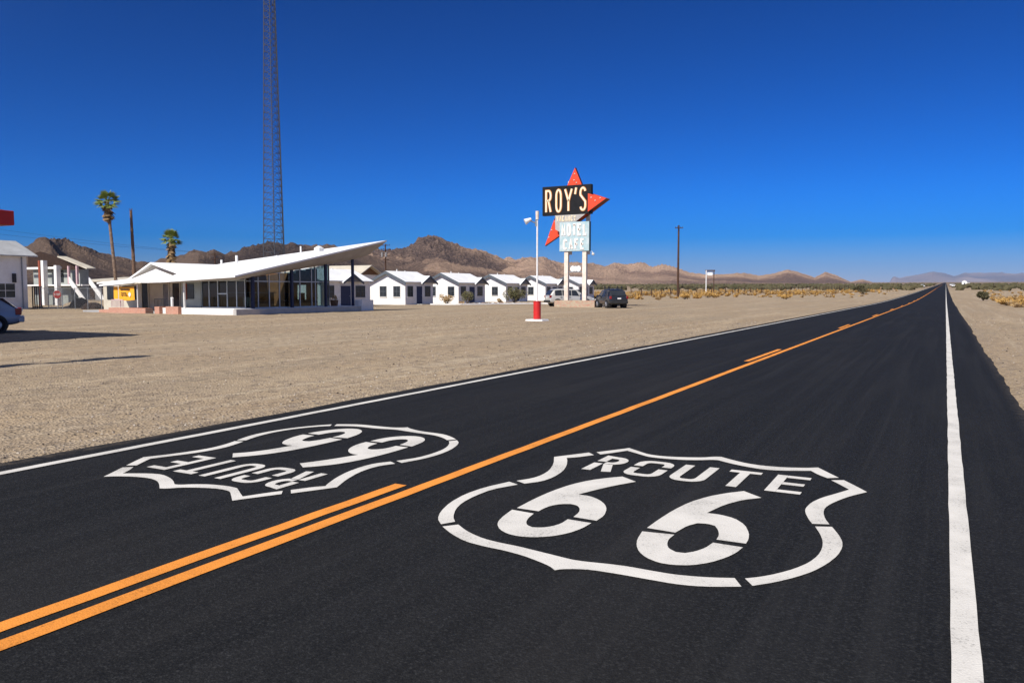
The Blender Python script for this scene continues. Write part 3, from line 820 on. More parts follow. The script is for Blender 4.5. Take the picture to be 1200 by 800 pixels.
cottage(CX, 57.0, 7.3, 4.85, 'white cottage partly hidden behind the tip of the soaring roof, its navy door under it', [], 1, .58)
cottage(CX, 70.4, 5.34, 4.85, 'white cottage with two windows in its sunny gable, first one clear of the soaring roof', [(.235, 1), (.62, 1)], 2)
cottage(CX, 81.2, 6.3, 4.85, 'white cottage between two desert bushes, second one clear of the soaring roof', [(.22, 1), (.78, 1)], 3)
cottage(CX, 93.0, 6.3, 4.85, 'white cottage with the big olive bush in front of its road wall', [(.35, 1)], 4)
cottage(CX, 105.0, 6.4, 4.85, 'white cottage behind the thin white lamp pole', [(.5, 1)], 5)
cottage(CX, 117.0, 6.4, 4.85, 'farthest white cottage, seen between the two sign posts', [(.3, 1)], 6)

# ------------------------------------------------------------------ lobby with soaring wing roof
t = Thing('motel_lobby', 'white motel lobby with blue columns, tall glass walls and a soaring wedge roof', 'building', (-43, 42, 0))
E0 = (-39.2, 35.4); E1 = (-39.3, 51.0)
zt = lambda yy: 2.52+.196*(yy-35.4)
b = MB()   # plinth
b.box(-47.5, -40.0, 36.0, 37.5, -.05, .40); b.box(-47.5, -40.0, 37.5, 48.8, -.05, .38)
t.part('floor_slab', b, M['white'])
b = MB(); b.box(-39.997, -39.7, 35.9, 48.25, -.05, .36); t.part('kerb', b, M['greyconc'])
# roof: top sheet, edge fascia, soffit
top = [(-39.2, 35.4), (-39.3, 51.0), (-40.6, 49.6), (-46.6, 41.2), (-47.2, 38.2), (-46.4, 35.4)]
zz = [zt(35.4), zt(51.0), zt(49.5), 3.60, 3.0, 2.22]
b = MB(); vt = [(p[0], p[1], q) for p, q in zip(top, zz)]
b.add(vt, [(0, 1, 2), (0, 2, 3), (0, 3, 4), (0, 4, 5)])
vb = [(p[0], p[1], q-.11) for p, q in zip(top, zz)]
b.add(vb, [(2, 1, 0), (3, 2, 0), (4, 3, 0), (5, 4, 0)])
n = 6
b.add(vt+vb, [(i, i+n, (i+1) % n+n, (i+1) % n) for i in range(n)])
roof = t.part('roof', b, M['roofwhite'], recalc=False)
b = MB()
e0 = (-39.2, 35.42, zt(35.4)-.115); e1 = (-39.3, 50.95, zt(51)-.115); K0 = (-40.75, 36.9, 2.27); K0f = (-46.3, 36.9, 2.12); e0f = (-46.4, 35.42, 2.10)
K1 = (-40.85, 48.6, 3.95); K2 = (-40.3, 50.1, 4.45); W1 = (-46.5, 41.2, 3.3); W2 = (-40.7, 49.5, zt(49.5)-.13)
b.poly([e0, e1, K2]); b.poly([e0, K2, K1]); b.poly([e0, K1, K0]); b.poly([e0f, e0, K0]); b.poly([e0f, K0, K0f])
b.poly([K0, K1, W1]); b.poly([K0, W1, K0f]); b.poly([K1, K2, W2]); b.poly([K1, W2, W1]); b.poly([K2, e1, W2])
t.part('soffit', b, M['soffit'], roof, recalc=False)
b = MB()
for (x_, y_, h_, r_) in ((-46.2, 40.5, .55, .07), (-45.2, 41.0, .75, .09), (-43.2, 43, .35, .09), (-42.4, 44.6, .75, .06)):
    z_ = zt(y_)-.15-.02*abs(x_+40); b = MB(); b.tube((x_, y_, z_), (x_, y_, z_+h_), r_, r_, 8); t.part('vent_pipe', b, M['trimwhite'], roof)
b = MB(); b.box(-42.0, -41.5, 45.6, 46.1, zt(45.6)-.2, zt(45.6)+.28); b.tube((-41.75, 45.85, zt(45.6)+.28), (-41.75, 45.85, zt(45.6)+.42), .33, .1, 8)
t.part('roof_vent', b, M['trimwhite'], roof)
# solid front bay
b = MB(); b.box(-46.9, -44.95, 37.55, 37.75, .40, 2.3); t.part('wall', b, M['greenwall'])
b = MB(); b.box(-46.95, -46.75, 37.76, 46.2, .38, 2.75); t.part('wall', b, M['wood'], label='timber clad back wall of the lobby')
b = MB(); b.box(-46.25, -45.6, 37.50, 37.545, 1.0, 2.02); wo = t.part('window', b, M['darkglass'])
b = MB(); b.box(-46.62, -46.3, 37.47, 37.54, .95, 2.05); t.part('shutter', b, M['rust'], wo)
# mullioned glass, front and side
gx, gy = -40.75, 37.65
zc_ = lambda yy: 2.30+.142*(yy-37.2)-.03
mu = MB(); gp = MB()
fx = [-44.95, -44.2, -43.35, -42.45, -41.55, gx]
for x_ in fx: mu.box(x_-.035, x_+.035, gy-.04, gy+.04, .40, 2.30)
mu.box(fx[0], gx, gy-.035, gy+.035, .40, .47); mu.box(fx[0], gx, gy-.035, gy+.035, 2.22, 2.29)
mu.box(-43.35, -42.45, gy-.045, gy+.045, 1.32, 1.40)
sy = [gy, 38.75, 39.75, 40.7, 42.7, 43.9, 44.3, 45.75]
for y_ in sy: mu.box(gx-.035, gx+.035, y_-.035, y_+.035, .38, zc_(y_)+.02)
for a, c in zip(sy[:-1], sy[1:]):
    mu.box(gx-.03, gx+.03, a+.035, c-.035, 2.17, 2.24); mu.box(gx-.03, gx+.03, a+.035, c-.035, .38, .45)
    gp2 = MB(); gp2.poly([(gx, a, .45), (gx, c, .45), (gx, c, zc_(c)), (gx, a, zc_(a))]); t.part('glass_pane', gp2, M['glass'], recalc=False)
for a, c in zip(fx[:-1], fx[1:]):
    gp2 = MB(); gp2.poly([(a, gy, .47), (c, gy, .47), (c, gy, 2.25), (a, gy, 2.25)]); t.part('glass_pane', gp2, M['glass'], recalc=False)
# far end glass wall
for k, x_ in enumerate((-40.75, -42.2, -43.7, -45.2, -46.7)):
    mu.box(x_-.035, x_+.035, 45.72+.05*(k > 0), 45.80+.05*(k > 0), .38, zc_(45.7))
mu.box(-46.7, -40.8, 45.76, 45.82, 2.17, 2.24)
t.part('mullion', mu, M['alu'])
gp2 = MB(); gp2.poly([(-46.7, 45.80, .4), (-40.8, 45.80, .4), (-40.8, 45.80, zc_(45.8)), (-46.7, 45.80, 2.75)]); t.part('glass_pane', gp2, M['glass'], recalc=False)
for y_ in (38.05, 41.65, 45.15, 48.45):
    b = MB(); x_ = -40.5 if y_ < 48 else -40.7; b.box(x_-.08, x_+.08, y_-.10, y_+.10, .38, zc_(y_)+.12); t.part('column', b, M['blue'], bevel=.01)
b = MB(); b.box(-44.98, -44.88, 36.15, 36.27, -.02, 2.2); t.part('post', b, M['trimwhite'])
# low end wall and terrace
b = MB(); b.box(-39.99, -39.72, 48.27, 49.75, -.05, .84); b.box(-41.4, -39.995, 49.5, 49.74, -.05, .84); t.part('terrace_wall', b, M['white'])
b = MB(); b.box(-39.69, -39.55, 48.2, 48.34, -.05, .9); t.part('bollard', b, M['trimwhite'])
b = MB(); b.box(-46.74, -43.6, 45.3, 45.45, .381, 2.9); b.box(-42.6, -41.6, 45.3, 45.45, .381, 3.2); b.box(-43.6, -42.6, 45.3, 45.45, 2.0, 3.1); b.box(-43.6, -42.6, 45.3, 45.45, .381, .9); t.part('wall', b, M['wood'], label='timber partition with an opening inside the lobby')
b = MB(); b.box(-46.7, -41.0, 38.0, 45.6, .383, .40); t.part('floor', b, M['darkwood'])
# interior seen through the glass
def furn(name, label, cat, boxes, m, loc):
    q = Thing(name, label, cat, loc); b = MB()
    for bx in boxes: b.box(*bx)
    q.part('carcass', b, m); return q
q = furn('reception_counter', 'brown wooden reception counter inside the glass lobby', 'counter', [(-44.6, -44.0, 39.0, 43.4, .381, 1.4)], M['wood'], (-44.3, 41.2, .38))
b = MB(); b.box(-44.7, -43.9, 38.9, 43.5, 1.402, 1.46); q.part('top', b, M['concrete'])
q = furn('display_cabinet', 'tan cabinet standing inside the front corner of the glass lobby', 'cabinet', [(-41.95, -41.05, 38.5, 39.1, .381, 1.2)], M['wood'], (-41.5, 38.8, .38))
b = MB(); b.box(-41.9, -41.1, 38.487, 38.499, .5, 1.12); q.part('door', b, M['cream'])
for i, (x_, y_) in enumerate(((-42.2, 42.6), (-42.6, 44.6), (-41.9, 45.0))):
    q = Thing('lobby_chair', ('dark lobby chair by the middle of the side glass', 'dark lobby chair set back from the far end glass', 'dark lobby chair nearest the far corner of the glass')[i], 'chair', (x_, y_, .38), 'chairs in the glass lobby')
    b = MB(); b.box(x_-.27, x_+.27, y_-.27, y_+.27, .78, .88); q.part('seat', b, M['navy'])
    b = MB(); b.box(x_-.27, x_+.27, y_+.21, y_+.28, .885, 1.4); q.part('backrest', b, M['navy'])
    for sx in (-.23, .23):
        for sy_ in (-.23, .23): b = MB(); b.tube((x_+sx, y_+sy_, .381), (x_+sx, y_+sy_, .78), .02, .02, 6); q.part('leg', b, M['black'])
# terrace odds and ends
q = Thing('flower_tub', 'round wooden tub at the far end of the lobby terrace', 'planter', (-41.6, 47.3, .38)); b = MB(); b.tube((-41.6, 47.3, .381), (-41.6, 47.3, .85), .26, .33, 12); q.part('tub', b, M['wood'])
b = MB(); leafcloud(b, (-41.6, 47.3, 1.0), .3, .3, .2, 60, .05, .1, random.Random(4)); q.part('plant', b, M['drybrush'], recalc=False)

# ------------------------------------------------------------------ cafe house left of the lobby
t = Thing('cafe_house', 'low cream house with a white gable roof and porch canopy, left of the lobby', 'building', (-50.5, 41, 0))
b = MB(); b.prism([(-56.6, -.05), (-47.0, -.05), (-47.0, 2.35), (-50.55, 3.45), (-52.9, 2.45), (-56.6, 2.1)], 38.25, 47); t.part('wall', b, M['cream'])
b = MB()
def slab(mb, pts, th):
    mb.hexa([(p[0], p[1], p[2]-th) for p in pts], pts)
slab(b, [(-50.55, 37.9, 3.62), (-47.28, 37.9, 2.75), (-46.62, 41.3, 3.585), (-46.9, 47.3, 3.0), (-50.55, 47.3, 3.62)], .12)
slab(b, [(-53.2, 37.9, 2.42), (-50.56, 37.9, 3.62), (-50.56, 47.3, 3.62), (-53.2, 47.3, 2.42)], .12)
slab(b, [(-57.0, 38.0, 2.2), (-53.21, 38.0, 2.42), (-53.21, 47.3, 2.42), (-57.0, 47.3, 2.2)], .12)
rf = t.part('roof', b, M['roofwhite'])
b = MB()  # porch canopy with its small peak
P0 = [(-54.6, 37.85, 2.32), (-51.4, 37.85, 2.56), (-49.9, 37.85, 3.12), (-48.1, 37.85, 2.62), (-46.42, 37.85, 2.5)]
P1 = [(-53.3, 35.7, 1.98), (-50.6, 35.6, 2.12), (-49.0, 35.5, 2.22), (-47.6, 35.45, 2.2), (-46.42, 35.42, 2.22)]
for i in range(4):
    b.hexa([(p[0], p[1], p[2]-.1) for p in (P1[i], P1[i+1], P0[i+1], P0[i])], [P1[i], P1[i+1], P0[i+1], P0[i]])
t.part('porch_canopy', b, M['roofwhite'])
b = MB(); b.box(-56.2, -47.05, 36.3, 38.2, -.05, .12); t.part('porch_floor', b, M['concrete'])
for (x0, x1, z1, lab, mm) in ((-52.0, -51.33, 2.1, 'door', M['darkglass']), (-49.64, -49.08, 2.05, 'door', M['greygable']), (-48.63, -47.9, 2.1, 'door', M['darkglass'])):
    b = MB(); b.box(x0, x1, 38.2, 38.248, .125, z1); d = t.part(lab, b, mm)
    b = MB(); b.box(x0-.08, x0-.002, 38.17, 38.247, .125, z1+.1); b.box(x1+.002, x1+.08, 38.17, 38.247, .125, z1+.1); b.box(x0, x1, 38.17, 38.247, z1+.002, z1+.1); t.part('frame', b, M['cream'], d)
for x0, x1 in ((-54.3, -52.7), (-56.1, -55.3)):
    b = MB(); b.box(x0, x1, 38.2, 38.249, .9, 1.9); t.part('window', b, M['darkglass'])
# porch brickwork, rails, banner
q = tag(MB.build((lambda b: (b.box(-53.4, -52.3, 35.7, 36.28, -.05, .22), b.box(-52.299, -48.3, 35.7, 36.28, -.05, .36), b)[-1])(MB()), 'brick_wall', M['brick'], off=(-50.8, 36, 0)), 'low red brick wall along the porch under the orange banner', 'wall')
q = tag(MB.build((lambda b: (b.box(-47.41, -46.92, 35.75, 36.25, -.05, .48), b)[-1])(MB()), 'brick_pier', M['brick'], off=(-47.15, 36, 0)), 'short brick pier beside the porch doorway', 'pier')
q = tag(MB.build((lambda b: (b.box(-46.28, -45.02, 35.75, 36.0, -.05, .50), b)[-1])(MB()), 'brick_wall', M['brick'], off=(-45.6, 36, 0)), 'low brick planter wall just left of the white porch post', 'wall')
def railing(x0, x1, y_, z0, z1, m, label, step=.13):
    q = Thing('railing', label, 'railing', ((x0+x1)/2, y_, z0)); b = MB(); b.box(x0, x1, y_-.02, y_+.02, z1-.04, z1); q.part('handrail', b, m)
    b = MB(); k = int((x1-x0)/step)
    for i in range(k+1): xx = x0+.01+(x1-x0-.02)*i/k; b.box(xx-.012, xx+.012, y_-.012, y_+.012, z0, z1-.041)
    q.part('baluster', b, m); return q
railing(-48.25, -46.95, 36.4, .13, 1.02, M['black'], 'black iron railing between the dark door and the brick pier')
railing(-52.25, -50.9, 35.9, .41, .95, M['pink'], 'pale pink slatted railing on the brick wall at the left end of the porch')
q = Thing('porch_bollard', 'stubby white bollard in front of the black doorway right of the iron railing', 'bollard', (-45.76, 35.88, .5)); b = MB(); b.tube((-45.76, 35.88, .505), (-45.76, 35.88, 1.05), .09, .09, 10); b.tube((-45.76, 35.88, 1.05), (-45.76, 35.88, 1.13), .12, .06, 10); q.part('shaft', b, M['trimwhite'])
q = Thing('banner', 'large orange vinyl banner hung across the left end of the porch', 'banner', (-50.6, 35.9, 1.0)); 
b = MB(); nseg = 10
for i in range(nseg+1):
    x_ = -51.44+1.68*i/nseg; w_ = .03*math.sin(i*1.3); b.v += [(x_, 35.95+w_, .92+.10*math.sin(i*PI/nseg)*-.5), (x_, 35.93+w_*.3, 1.86-.04*math.sin(i*PI/nseg))]
for i in range(nseg): b.f.append((2*i, 2*i+2, 2*i+3, 2*i+1))
q.part('sheet', b, M['banner'], recalc=False)
b = MB()
bx = -51.2
for k, wd in enumerate((.10, .12, .08, .12, .10, .12, .09)): b.box(bx, bx+wd, 35.885, 35.897, 1.60, 1.71); bx += wd+.045
bx = -51.15
for wd in (.12, .14, .2): b.box(bx, bx+wd, 35.885, 35.897, 1.36, 1.43); bx += wd+.05
bx = -51.15
for wd in (.2, .12, .24): b.box(bx, bx+wd, 35.885, 35.897, 1.22, 1.28); bx += wd+.05
q.part('lettering', b, M['black'])
b = MB(); b.blob((-50.2, 35.89, 1.3), .16, 1, .15, (1, .05, 1.2)); q.part('picture', b, M['chalk'])
q = Thing('banner', 'narrow orange banner panel left of the large orange banner', 'banner', (-51.9, 36.0, 1.0)); b = MB(); b.box(-52.1, -51.65, 36.0, 36.02, .98, 1.86); q.part('sheet', b, M['banner'])
q = Thing('porch_post', 'thin white post left of the orange banner', 'post', (-51.55, 36.1, 0)); b = MB(); b.tube((-51.55, 36.1, .4), (-51.55, 36.1, 2.05), .04, .04, 8); q.part('shaft', b, M['trimwhite'])
q = Thing('porch_post', 'thin white post right of the orange banner', 'post', (-49.5, 36.0, 0)); b = MB(); b.tube((-49.5, 36.0, .4), (-49.5, 36.0, 2.1), .04, .04, 8); q.part('shaft', b, M['trimwhite'])

# ------------------------------------------------------------------ far left buildings
t = Thing('white_barn', 'white walled building with a corrugated tin roof at the left edge', 'building', (-71.5, 32, 0))
b = MB(); b.prism([(-74.0, -.1), (-68.7, -.1), (-68.7, 4.5), (-71.3, 5.7), (-74, 4.5)], 20, 39.5); t.part('wall', b, M['white'])
b = MB(); slab(b, [(-68.1, 19.6, 4.52), (-68.1, 40.15, 4.52), (-71.3, 40.15, 5.88), (-71.3, 19.6, 5.88)], .09); slab(b, [(-71.31, 19.6, 5.88), (-71.31, 40.15, 5.88), (-74.6, 40.15, 4.5), (-74.6, 19.6, 4.5)], .09)
rf = t.part('roof', b, M['tin'])
for y0 in (36.9, 30.5): window(t, -68.7, -68.7, y0, y0+1.55, 1.0, 2.15, '+x', fm=M['trimwhite'])
b = MB(); b.tube((-68.62, 39.05, .1), (-68.62, 39.05, 4.4), .05, .05, 8); t.part('downpipe', b, M['galv'])
b = MB(); b.box(-68.69, -68.5, 38.25, 38.5, 2.25, 3.0); t.part('meter_box', b, M['black'])

t = Thing('derelict_house', 'derelict two storey house with white columns, open upper deck and outside stair', 'house', (-80.5, 53, 0))
b = MB(); b.prism([(-88.2, -.05), (-79.9, -.05), (-79.9, 4.2), (-83.5, 5.0), (-88.2, 5.2)], 51.4, 52.4); t.part('wall', b, M['greenwall'])  # wall tone darkened to put in the shade of deck and roof
b = MB(); b.prism([(-88.4, 3.9), (-77.6, 3.75), (-77.4, 3.85), (-82.8, 5.0), (-86.4, 5.75), (-88.4, 5.3)], 51.0, 51.38); t.part('gable', b, M['darkwood'])
b = MB(); slab(b, [(-77.0, 50.3, 3.86), (-77.0, 51.3, 3.86), (-82.9, 51.9, 5.22), (-82.9, 50.9, 5.22)], .12)
t.part('roof', b, M['tanroof'])
b = MB(); b.box(-88.1, -78.0, 50.4, 51.39, 2.05, 2.2); t.part('upper_deck', b, M['white'])
b = MB(); b.box(-88.2, -81.7, 50.46, 50.6, 3.85, 4.08); t.part('beam', b, M['white'])
for x_, w_, mm in ((-84.2, .22, 'white'), (-84.75, .16, 'rust'), (-81.9, .22, 'white')):
    b = MB(); b.box(x_-w_, x_+w_, 50.0, 50.45, -.05, 4.75 if x_ < -83 else 4.2); t.part('column', b, M[mm])
for x_ in (-79.7, -78.3): b = MB(); b.box(x_-.1, x_+.1, 50.0, 50.2, 2.2, 4.1); t.part('deck_post', b, M['pink'])
for dx, yy_ in ((0, 50.0), (1.42, 51.2)):
    b = MB(); b.hexa([(-79.6+dx, yy_, 3.0), (-79.6+dx, yy_, 2.35), (-76.9+dx, yy_, -.03), (-76.3+dx, yy_, .05)], [(-79.6+dx, yy_+.1, 3.0), (-79.6+dx, yy_+.1, 2.35), (-76.9+dx, yy_+.1, -.03), (-76.3+dx, yy_+.1, .05)])
    t.part('stair_rail', b, M['white'])
b = MB()
for i in range(10): b.box(-79.4+i*.31, -79.1+i*.31, 50.13, 51.18, 1.9-i*.2, 1.95-i*.2)
t.part('stair_tread', b, M['concrete'])
for x0, x1, z0, z1 in ((-83.6, -82.7, 2.45, 3.7), (-81.1, -80.2, 2.3, 3.5), (-81.4, -80.3, 0, 1.8)):
    b = MB(); b.box(x0, x1, 51.33, 51.385, z0, z1); t.part('window' if z0 > .1 else 'door', b, M['darkglass'])

t = Thing('storage_shed', 'long low shed with a pale flat roof behind the tall palm', 'shed', (-87, 62, 0))
b = MB(); b.box(-93.2, -78, 60, 66, -.05, 2.6); t.part('wall', b, M['greygable'])
b = MB(); slab(b, [(-94, 59.2, 2.75), (-77, 59.2, 2.75), (-77, 66.5, 3.3), (-94, 66.5, 3.3)], .15); t.part('roof', b, M['tanroof'])
for x0 in (-91.5, -89, -86): b = MB(); b.box(x0, x0+1.1, 59.94, 59.99, .1, 2.1); t.part('door', b, M['darkwood'])

t = Thing('tan_roofed_house', 'house with a pale tan roof and brown timber gable behind the cottages', 'house', (-80, 93, 0))
b = MB(); b.prismx([(91.0, -.1), (96.0, -.1), (96.0, 3.9), (93.3, 5.0), (91.0, 3.9)], -92, -75.6); t.part('wall', b, M['white'])
b = MB(); b.prismx([(91.0, 3.9), (96.0, 3.9), (93.3, 5.1)], -75.59, -75.45); t.part('gable', b, M['wood'])
b = MB(); slab(b, [(-92.5, 90.3, 3.75), (-74.7, 90.3, 3.75), (-74.7, 93.3, 5.3), (-92.5, 93.3, 5.3)], .14); slab(b, [(-92.5, 93.31, 5.3), (-74.7, 93.31, 5.3), (-74.7, 96.7, 3.7), (-92.5, 96.7, 3.7)], .14); t.part('roof', b, M['tanroof'])
b = MB(); b.tube((-77, 95, 3.9), (-77, 95, 4.9), .22, .22, 8); t.part('vent_pipe', b, M['trimwhite'])

# chain link fence with gate and stop sign
fx0, fy0, fx1, fy1 = -68.4, 40.4, -60.0, 41.6
t = Thing('chain_link_fence', 'rusty chain link fence running before the derelict house', 'fence', (-64, 41, 0))
def fp(k): return (fx0+(fx1-fx0)*k, fy0+(fy1-fy0)*k)
for k in (0, .11, .3, .47, .64, .82, 1): x_, y_ = fp(k); b = MB(); b.tube((x_, y_, -.05), (x_, y_, 1.8), .035, .035, 6); t.part('fence_post', b, M['galv'])
b = MB(); b.tube((*fp(0), 1.76), (*fp(1), 1.76), .025, .025, 6); t.part('top_rail', b, M['galv'])
b = MB()
for i in range(120):
    k = i/119
    for s in (1, -1):
        k2 = k+s*.1
        if 0 <= k2 <= 1: b.tube((*fp(k), .03), (*fp(k2), 1.72), .004, .004, 3, False)
t.part('wire_mesh', b, M['galv'])
t = Thing('fence_gate', 'dark steel fence gate folded beside the white barn corner', 'gate', (-67.9, 39.9, 0))
for x_ in (-68.5, -68.2, -67.9, -67.55, -67.25): b = MB(); b.box(x_-.035, x_+.035, 39.75, 39.82, -.03, 1.95); t.part('bar', b, M['black'])
b = MB(); b.box(-68.55, -67.2, 39.83, 39.87, 1.85, 1.92); b.box(-68.55, -67.2, 39.83, 39.87, .15, .22); t.part('rail', b, M['black'])
sx, sy_, sz = -66.2, 40.55, 1.24
t = Thing('stop_sign', 'faded red octagonal stop sign fixed on the chain link fence', 'sign', (sx, sy_, 0))
def sgn_fn(a, b_, d): # plaque turned toward the road
    u = Vector((.877, .48, 0)); nrm = Vector((.48, -.877, 0)); p = Vector((sx, sy_, sz))+u*a+Vector((0, 0, b_))+nrm*d; return tuple(p)
def disc(mb, r, d0, d1, n=8, off=PI/8):
    pts = [(r*math.cos(off+2*PI*i/n), r*math.sin(off+2*PI*i/n)) for i in range(n)]
    mb.hexa([sgn_fn(a, c, d0) for a, c in pts], [sgn_fn(a, c, d1) for a, c in pts])
b = MB(); disc(b, .37, 0.05, .06); t.part('border', b, M['greypanel'])
b = MB(); disc(b, .35, .062, .068); t.part('plate', b, M['fadedred'])
b = MB(); write(b, 'STOP', -.27, .27, -.10, .11, .035, sgn_fn, .07, .074, .3); t.part('lettering', b, M['greypanel'])
b = MB(); b.tube((sx, sy_, -.05), (sx, sy_, 1.7), .03, .03, 6); t.part('pole', b, M['galv'])
rm = random.Random(5)
for i, (x_, y_, r_, h_, lab) in enumerate(((-68.6, 44.0, 1.0, .95, 'dark heap of earth behind the fence, left of the stop sign'), (-63.5, 41.9, 1.1, .55, 'low dark heap of earth under the stop sign'), (-72, 47, 2.6, .7, 'wide pale bank of dirt before the derelict house'), (-66.5, 45.5, 2.0, .75, 'tan mound of dirt at the foot of the white columns'))):
    b = MB(); b.blob((x_, y_, 0), 1, 3, .10, (r_, r_*.7, h_)); tag(b.build('dirt_mound', M['gravel'] if i > 1 else M['darkwood'], off=(x_, y_, 0), smooth=True), lab, 'dirt mound', 'mounds of dirt by the fence')

# ------------------------------------------------------------------ gas canopy
t = Thing('gas_canopy', 'red edged filling station canopy at the left edge of the photo', 'canopy', (-29, 9, 0))
b = MB(); b.box(-33.4, -25.6, 3.0, 14.4, 3.62, 4.07); t.part('fascia', b, M['canopyred'], bevel=.02)
b = MB(); b.box(-33.2, -25.8, 3.2, 14.2, 4.072, 4.10); t.part('deck', b, M['tin'])
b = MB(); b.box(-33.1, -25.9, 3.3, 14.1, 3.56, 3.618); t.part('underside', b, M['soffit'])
for y_ in (5, 12.4): b = MB(); b.tube((-29.5, y_, -.05), (-29.5, y_, 3.56), .14, .14, 12); t.part('column', b, M['trimwhite'])
b = MB(); b.box(-25.598, -25.55, 13.4, 13.7, 3.72, 3.98); t.part('badge', b, M['black'])
t = Thing('shadow_pole', 'unseen tall sign pole beside the filling station, added to cast its long shadow on the gravel', 'lamp post', (-18.0, 3.6, 0))  # out-of-frame sign pole, added for the strip of shadow it casts
b = MB(); b.tube((-18.0, 3.6, -.05), (-18.0, 3.6, 8.6), .2, .13, 12); t.part('pole', b, M['trimwhite'])
b = MB(); b.box(-18.25, -17.75, 3.3, 3.95, 7.4, 8.5); t.part('pole_head', b, M['galv'])
b = MB(); b.box(-18.2, -17.8, 3.35, 3.85, 2.4, 5.9); t.part('sign_box', b, M['trimwhite'])

# ------------------------------------------------------------------ big motel sign
SY = 69.0
gz0 = 0
t = Thing('motel_sign', 'tall roadside motel sign with an orange star arrow behind a black name box', 'sign', (-31, SY+.3, 0))
def sfn(a, b_, d): return (a, SY-d, b_)
b = MB(); b.box(-34.40, -29.30, SY, SY+.42, 8.74, 11.50); nb = t.part('name_box', b, M['signblack'], bevel=.03)
for (c, x0, x1, z0, z1) in (('R', -34.08, -33.34, 8.95, 11.2), ('O', -33.00, -32.28, 8.95, 11.24), ('Y', -32.08, -31.14, 8.97, 11.27), ("'", -31.08, -30.66, 10.50, 11.36), ('S', -30.52, -29.72, 8.99, 11.3)):
    for w_, d0, d1, mm, nm in ((.26, .004, .05, 'lettrim', 'letter_edge'), (.16, .052, .085, 'neoncream', 'letter')):
        b = MB(); wi = .24
        for st in letter(c): stroke3(b, [(x0+wi/2+p[0]*(x1-x0-wi), z0+wi/2+p[1]*(z1-z0-wi)) for p in st], w_, sfn, d0, d1)
        if nm == 'letter_edge': le = t.part('letter_edge', b, M[mm], nb, recalc=True)
        else: t.part('letter', b, M[mm], nb)
star = [(-31.18, 13.20), (-30.20, 10.95), (-27.70, 10.07), (-31.75, 7.43), (-34.35, 5.89), (-32.61, 10.29)]
# the arrow passes behind the box; its right point comes forward past the box edge
sd0, sd1 = SY+.46, SY+.80
b = MB(); n = 6
b.hexa([(x_, sd0+.01, z_) for x_, z_ in star], [(x_, sd1, z_) for x_, z_ in star]); so = t.part('star_body', b, M['maroon'])
b = MB(); cxs, czs = -31.2, 9.6
ins = [(cxs+(x_-cxs)*.992, czs+(z_-czs)*.992) for x_, z_ in star]
b.hexa([(x_, sd0-.02, z_) for x_, z_ in ins], [(x_, sd0+.008, z_) for x_, z_ in ins]); t.part('star_face', b, M['orangered'], so)
# right point in front of the box edge
rp = [(-29.55, 10.62), (-27.72, 10.06), (-29.55, 8.90)]
b = MB(); b.hexa([(x_, SY-.20, z_) for x_, z_ in rp], [(x_, SY-.005 if x_ < -29.3 else SY+.44, z_) for x_, z_ in rp]); q = t.part('arrow_tip', b, M['maroon'], so)
b = MB(); b.hexa([(x_*.996-.004*28.8, SY-.225, 9.86+(z_-9.86)*.98) for x_, z_ in rp], [(x_*.996-.004*28.8, SY-.203, 9.86+(z_-9.86)*.98) for x_, z_ in rp]); t.part('arrow_face', b, M['orangered'], so)
b = MB()
for x_, z_ in ((-31.2, 12.6), (-31.25, 12.0), (-31.0, 11.75), (-33.9, 6.7), (-33.6, 7.4), (-33.2, 8.2)): b.blob((x_, sd0-.05, z_), .07, 1, 0)
for x_, z_ in ((-28.3, 10.1), (-28.8, 9.9), (-29.2, 10.2)): b.blob((x_, SY-.25, z_), .07, 1, 0)
t.part('bulb', b, M['bulb'], so)
# grey centre panel with VACANCY
pan = [(-33.05, 8.735), (-29.9, 8.735), (-31.70, 7.52), (-32.42, 7.08), (-33.0, 7.4)]
b = MB(); b.hexa([(x_, SY+.0, z_) for x_, z_ in pan], [(x_, SY+.04, z_) for x_, z_ in pan]); pn = t.part('vacancy_panel', b, M['greypanel'])
b = MB(); write(b, 'VACANCY', -32.9, -30.85, 8.13, 8.68, .085, lambda a, c, d: (a, SY-.003-d, c), .0, .03, .25); t.part('lettering', b, M['neoncream'], pn)
# teal cabinet
b = MB(); b.box(-32.55, -29.46, SY-.02, SY+.38, 5.28, 8.06); cb = t.part('cabinet', b, M['tealdark'], bevel=.02)
b = MB(); b.box(-32.53, -29.48, SY-.05, SY-.022, 5.30, 8.04); t.part('cabinet_face', b, M['teal'], cb)
b = MB(); write(b, 'MOTEL', -32.32, -29.66, 6.72, 7.86, .17, lambda a, c, d: (a, SY-.05-d, c), .003, .05, .28); write(b, 'CAFE', -32.15, -29.92, 5.42, 6.46, .17, lambda a, c, d: (a, SY-.05-d, c), .003, .05, .35); t.part('lettering', b, M['chalk'], cb)
b = MB(); b.tube((-29.3, SY+.2, 5.28), (-29.1, SY+.1, 5.0), .025, .025, 6); b.blob((-29.1, SY+.05, 4.98), .15, 1, 0); t.part('spot_lamp', b, M['bulb'], cb)
for x_ in (-31.88, -30.0):
    b = MB(); b.box(x_-.2, x_+.2, SY+.05, SY+.37, -.05, 5.275); b.box(x_-.18, x_+.18, SY+.81, SY+1.05, 5.0, 12.0 if x_ < -31 else 10.2); b.box(x_-.18, x_+.18, SY+.382, SY+.81, 5.0, 5.3); t.part('post', b, M['signpost'])
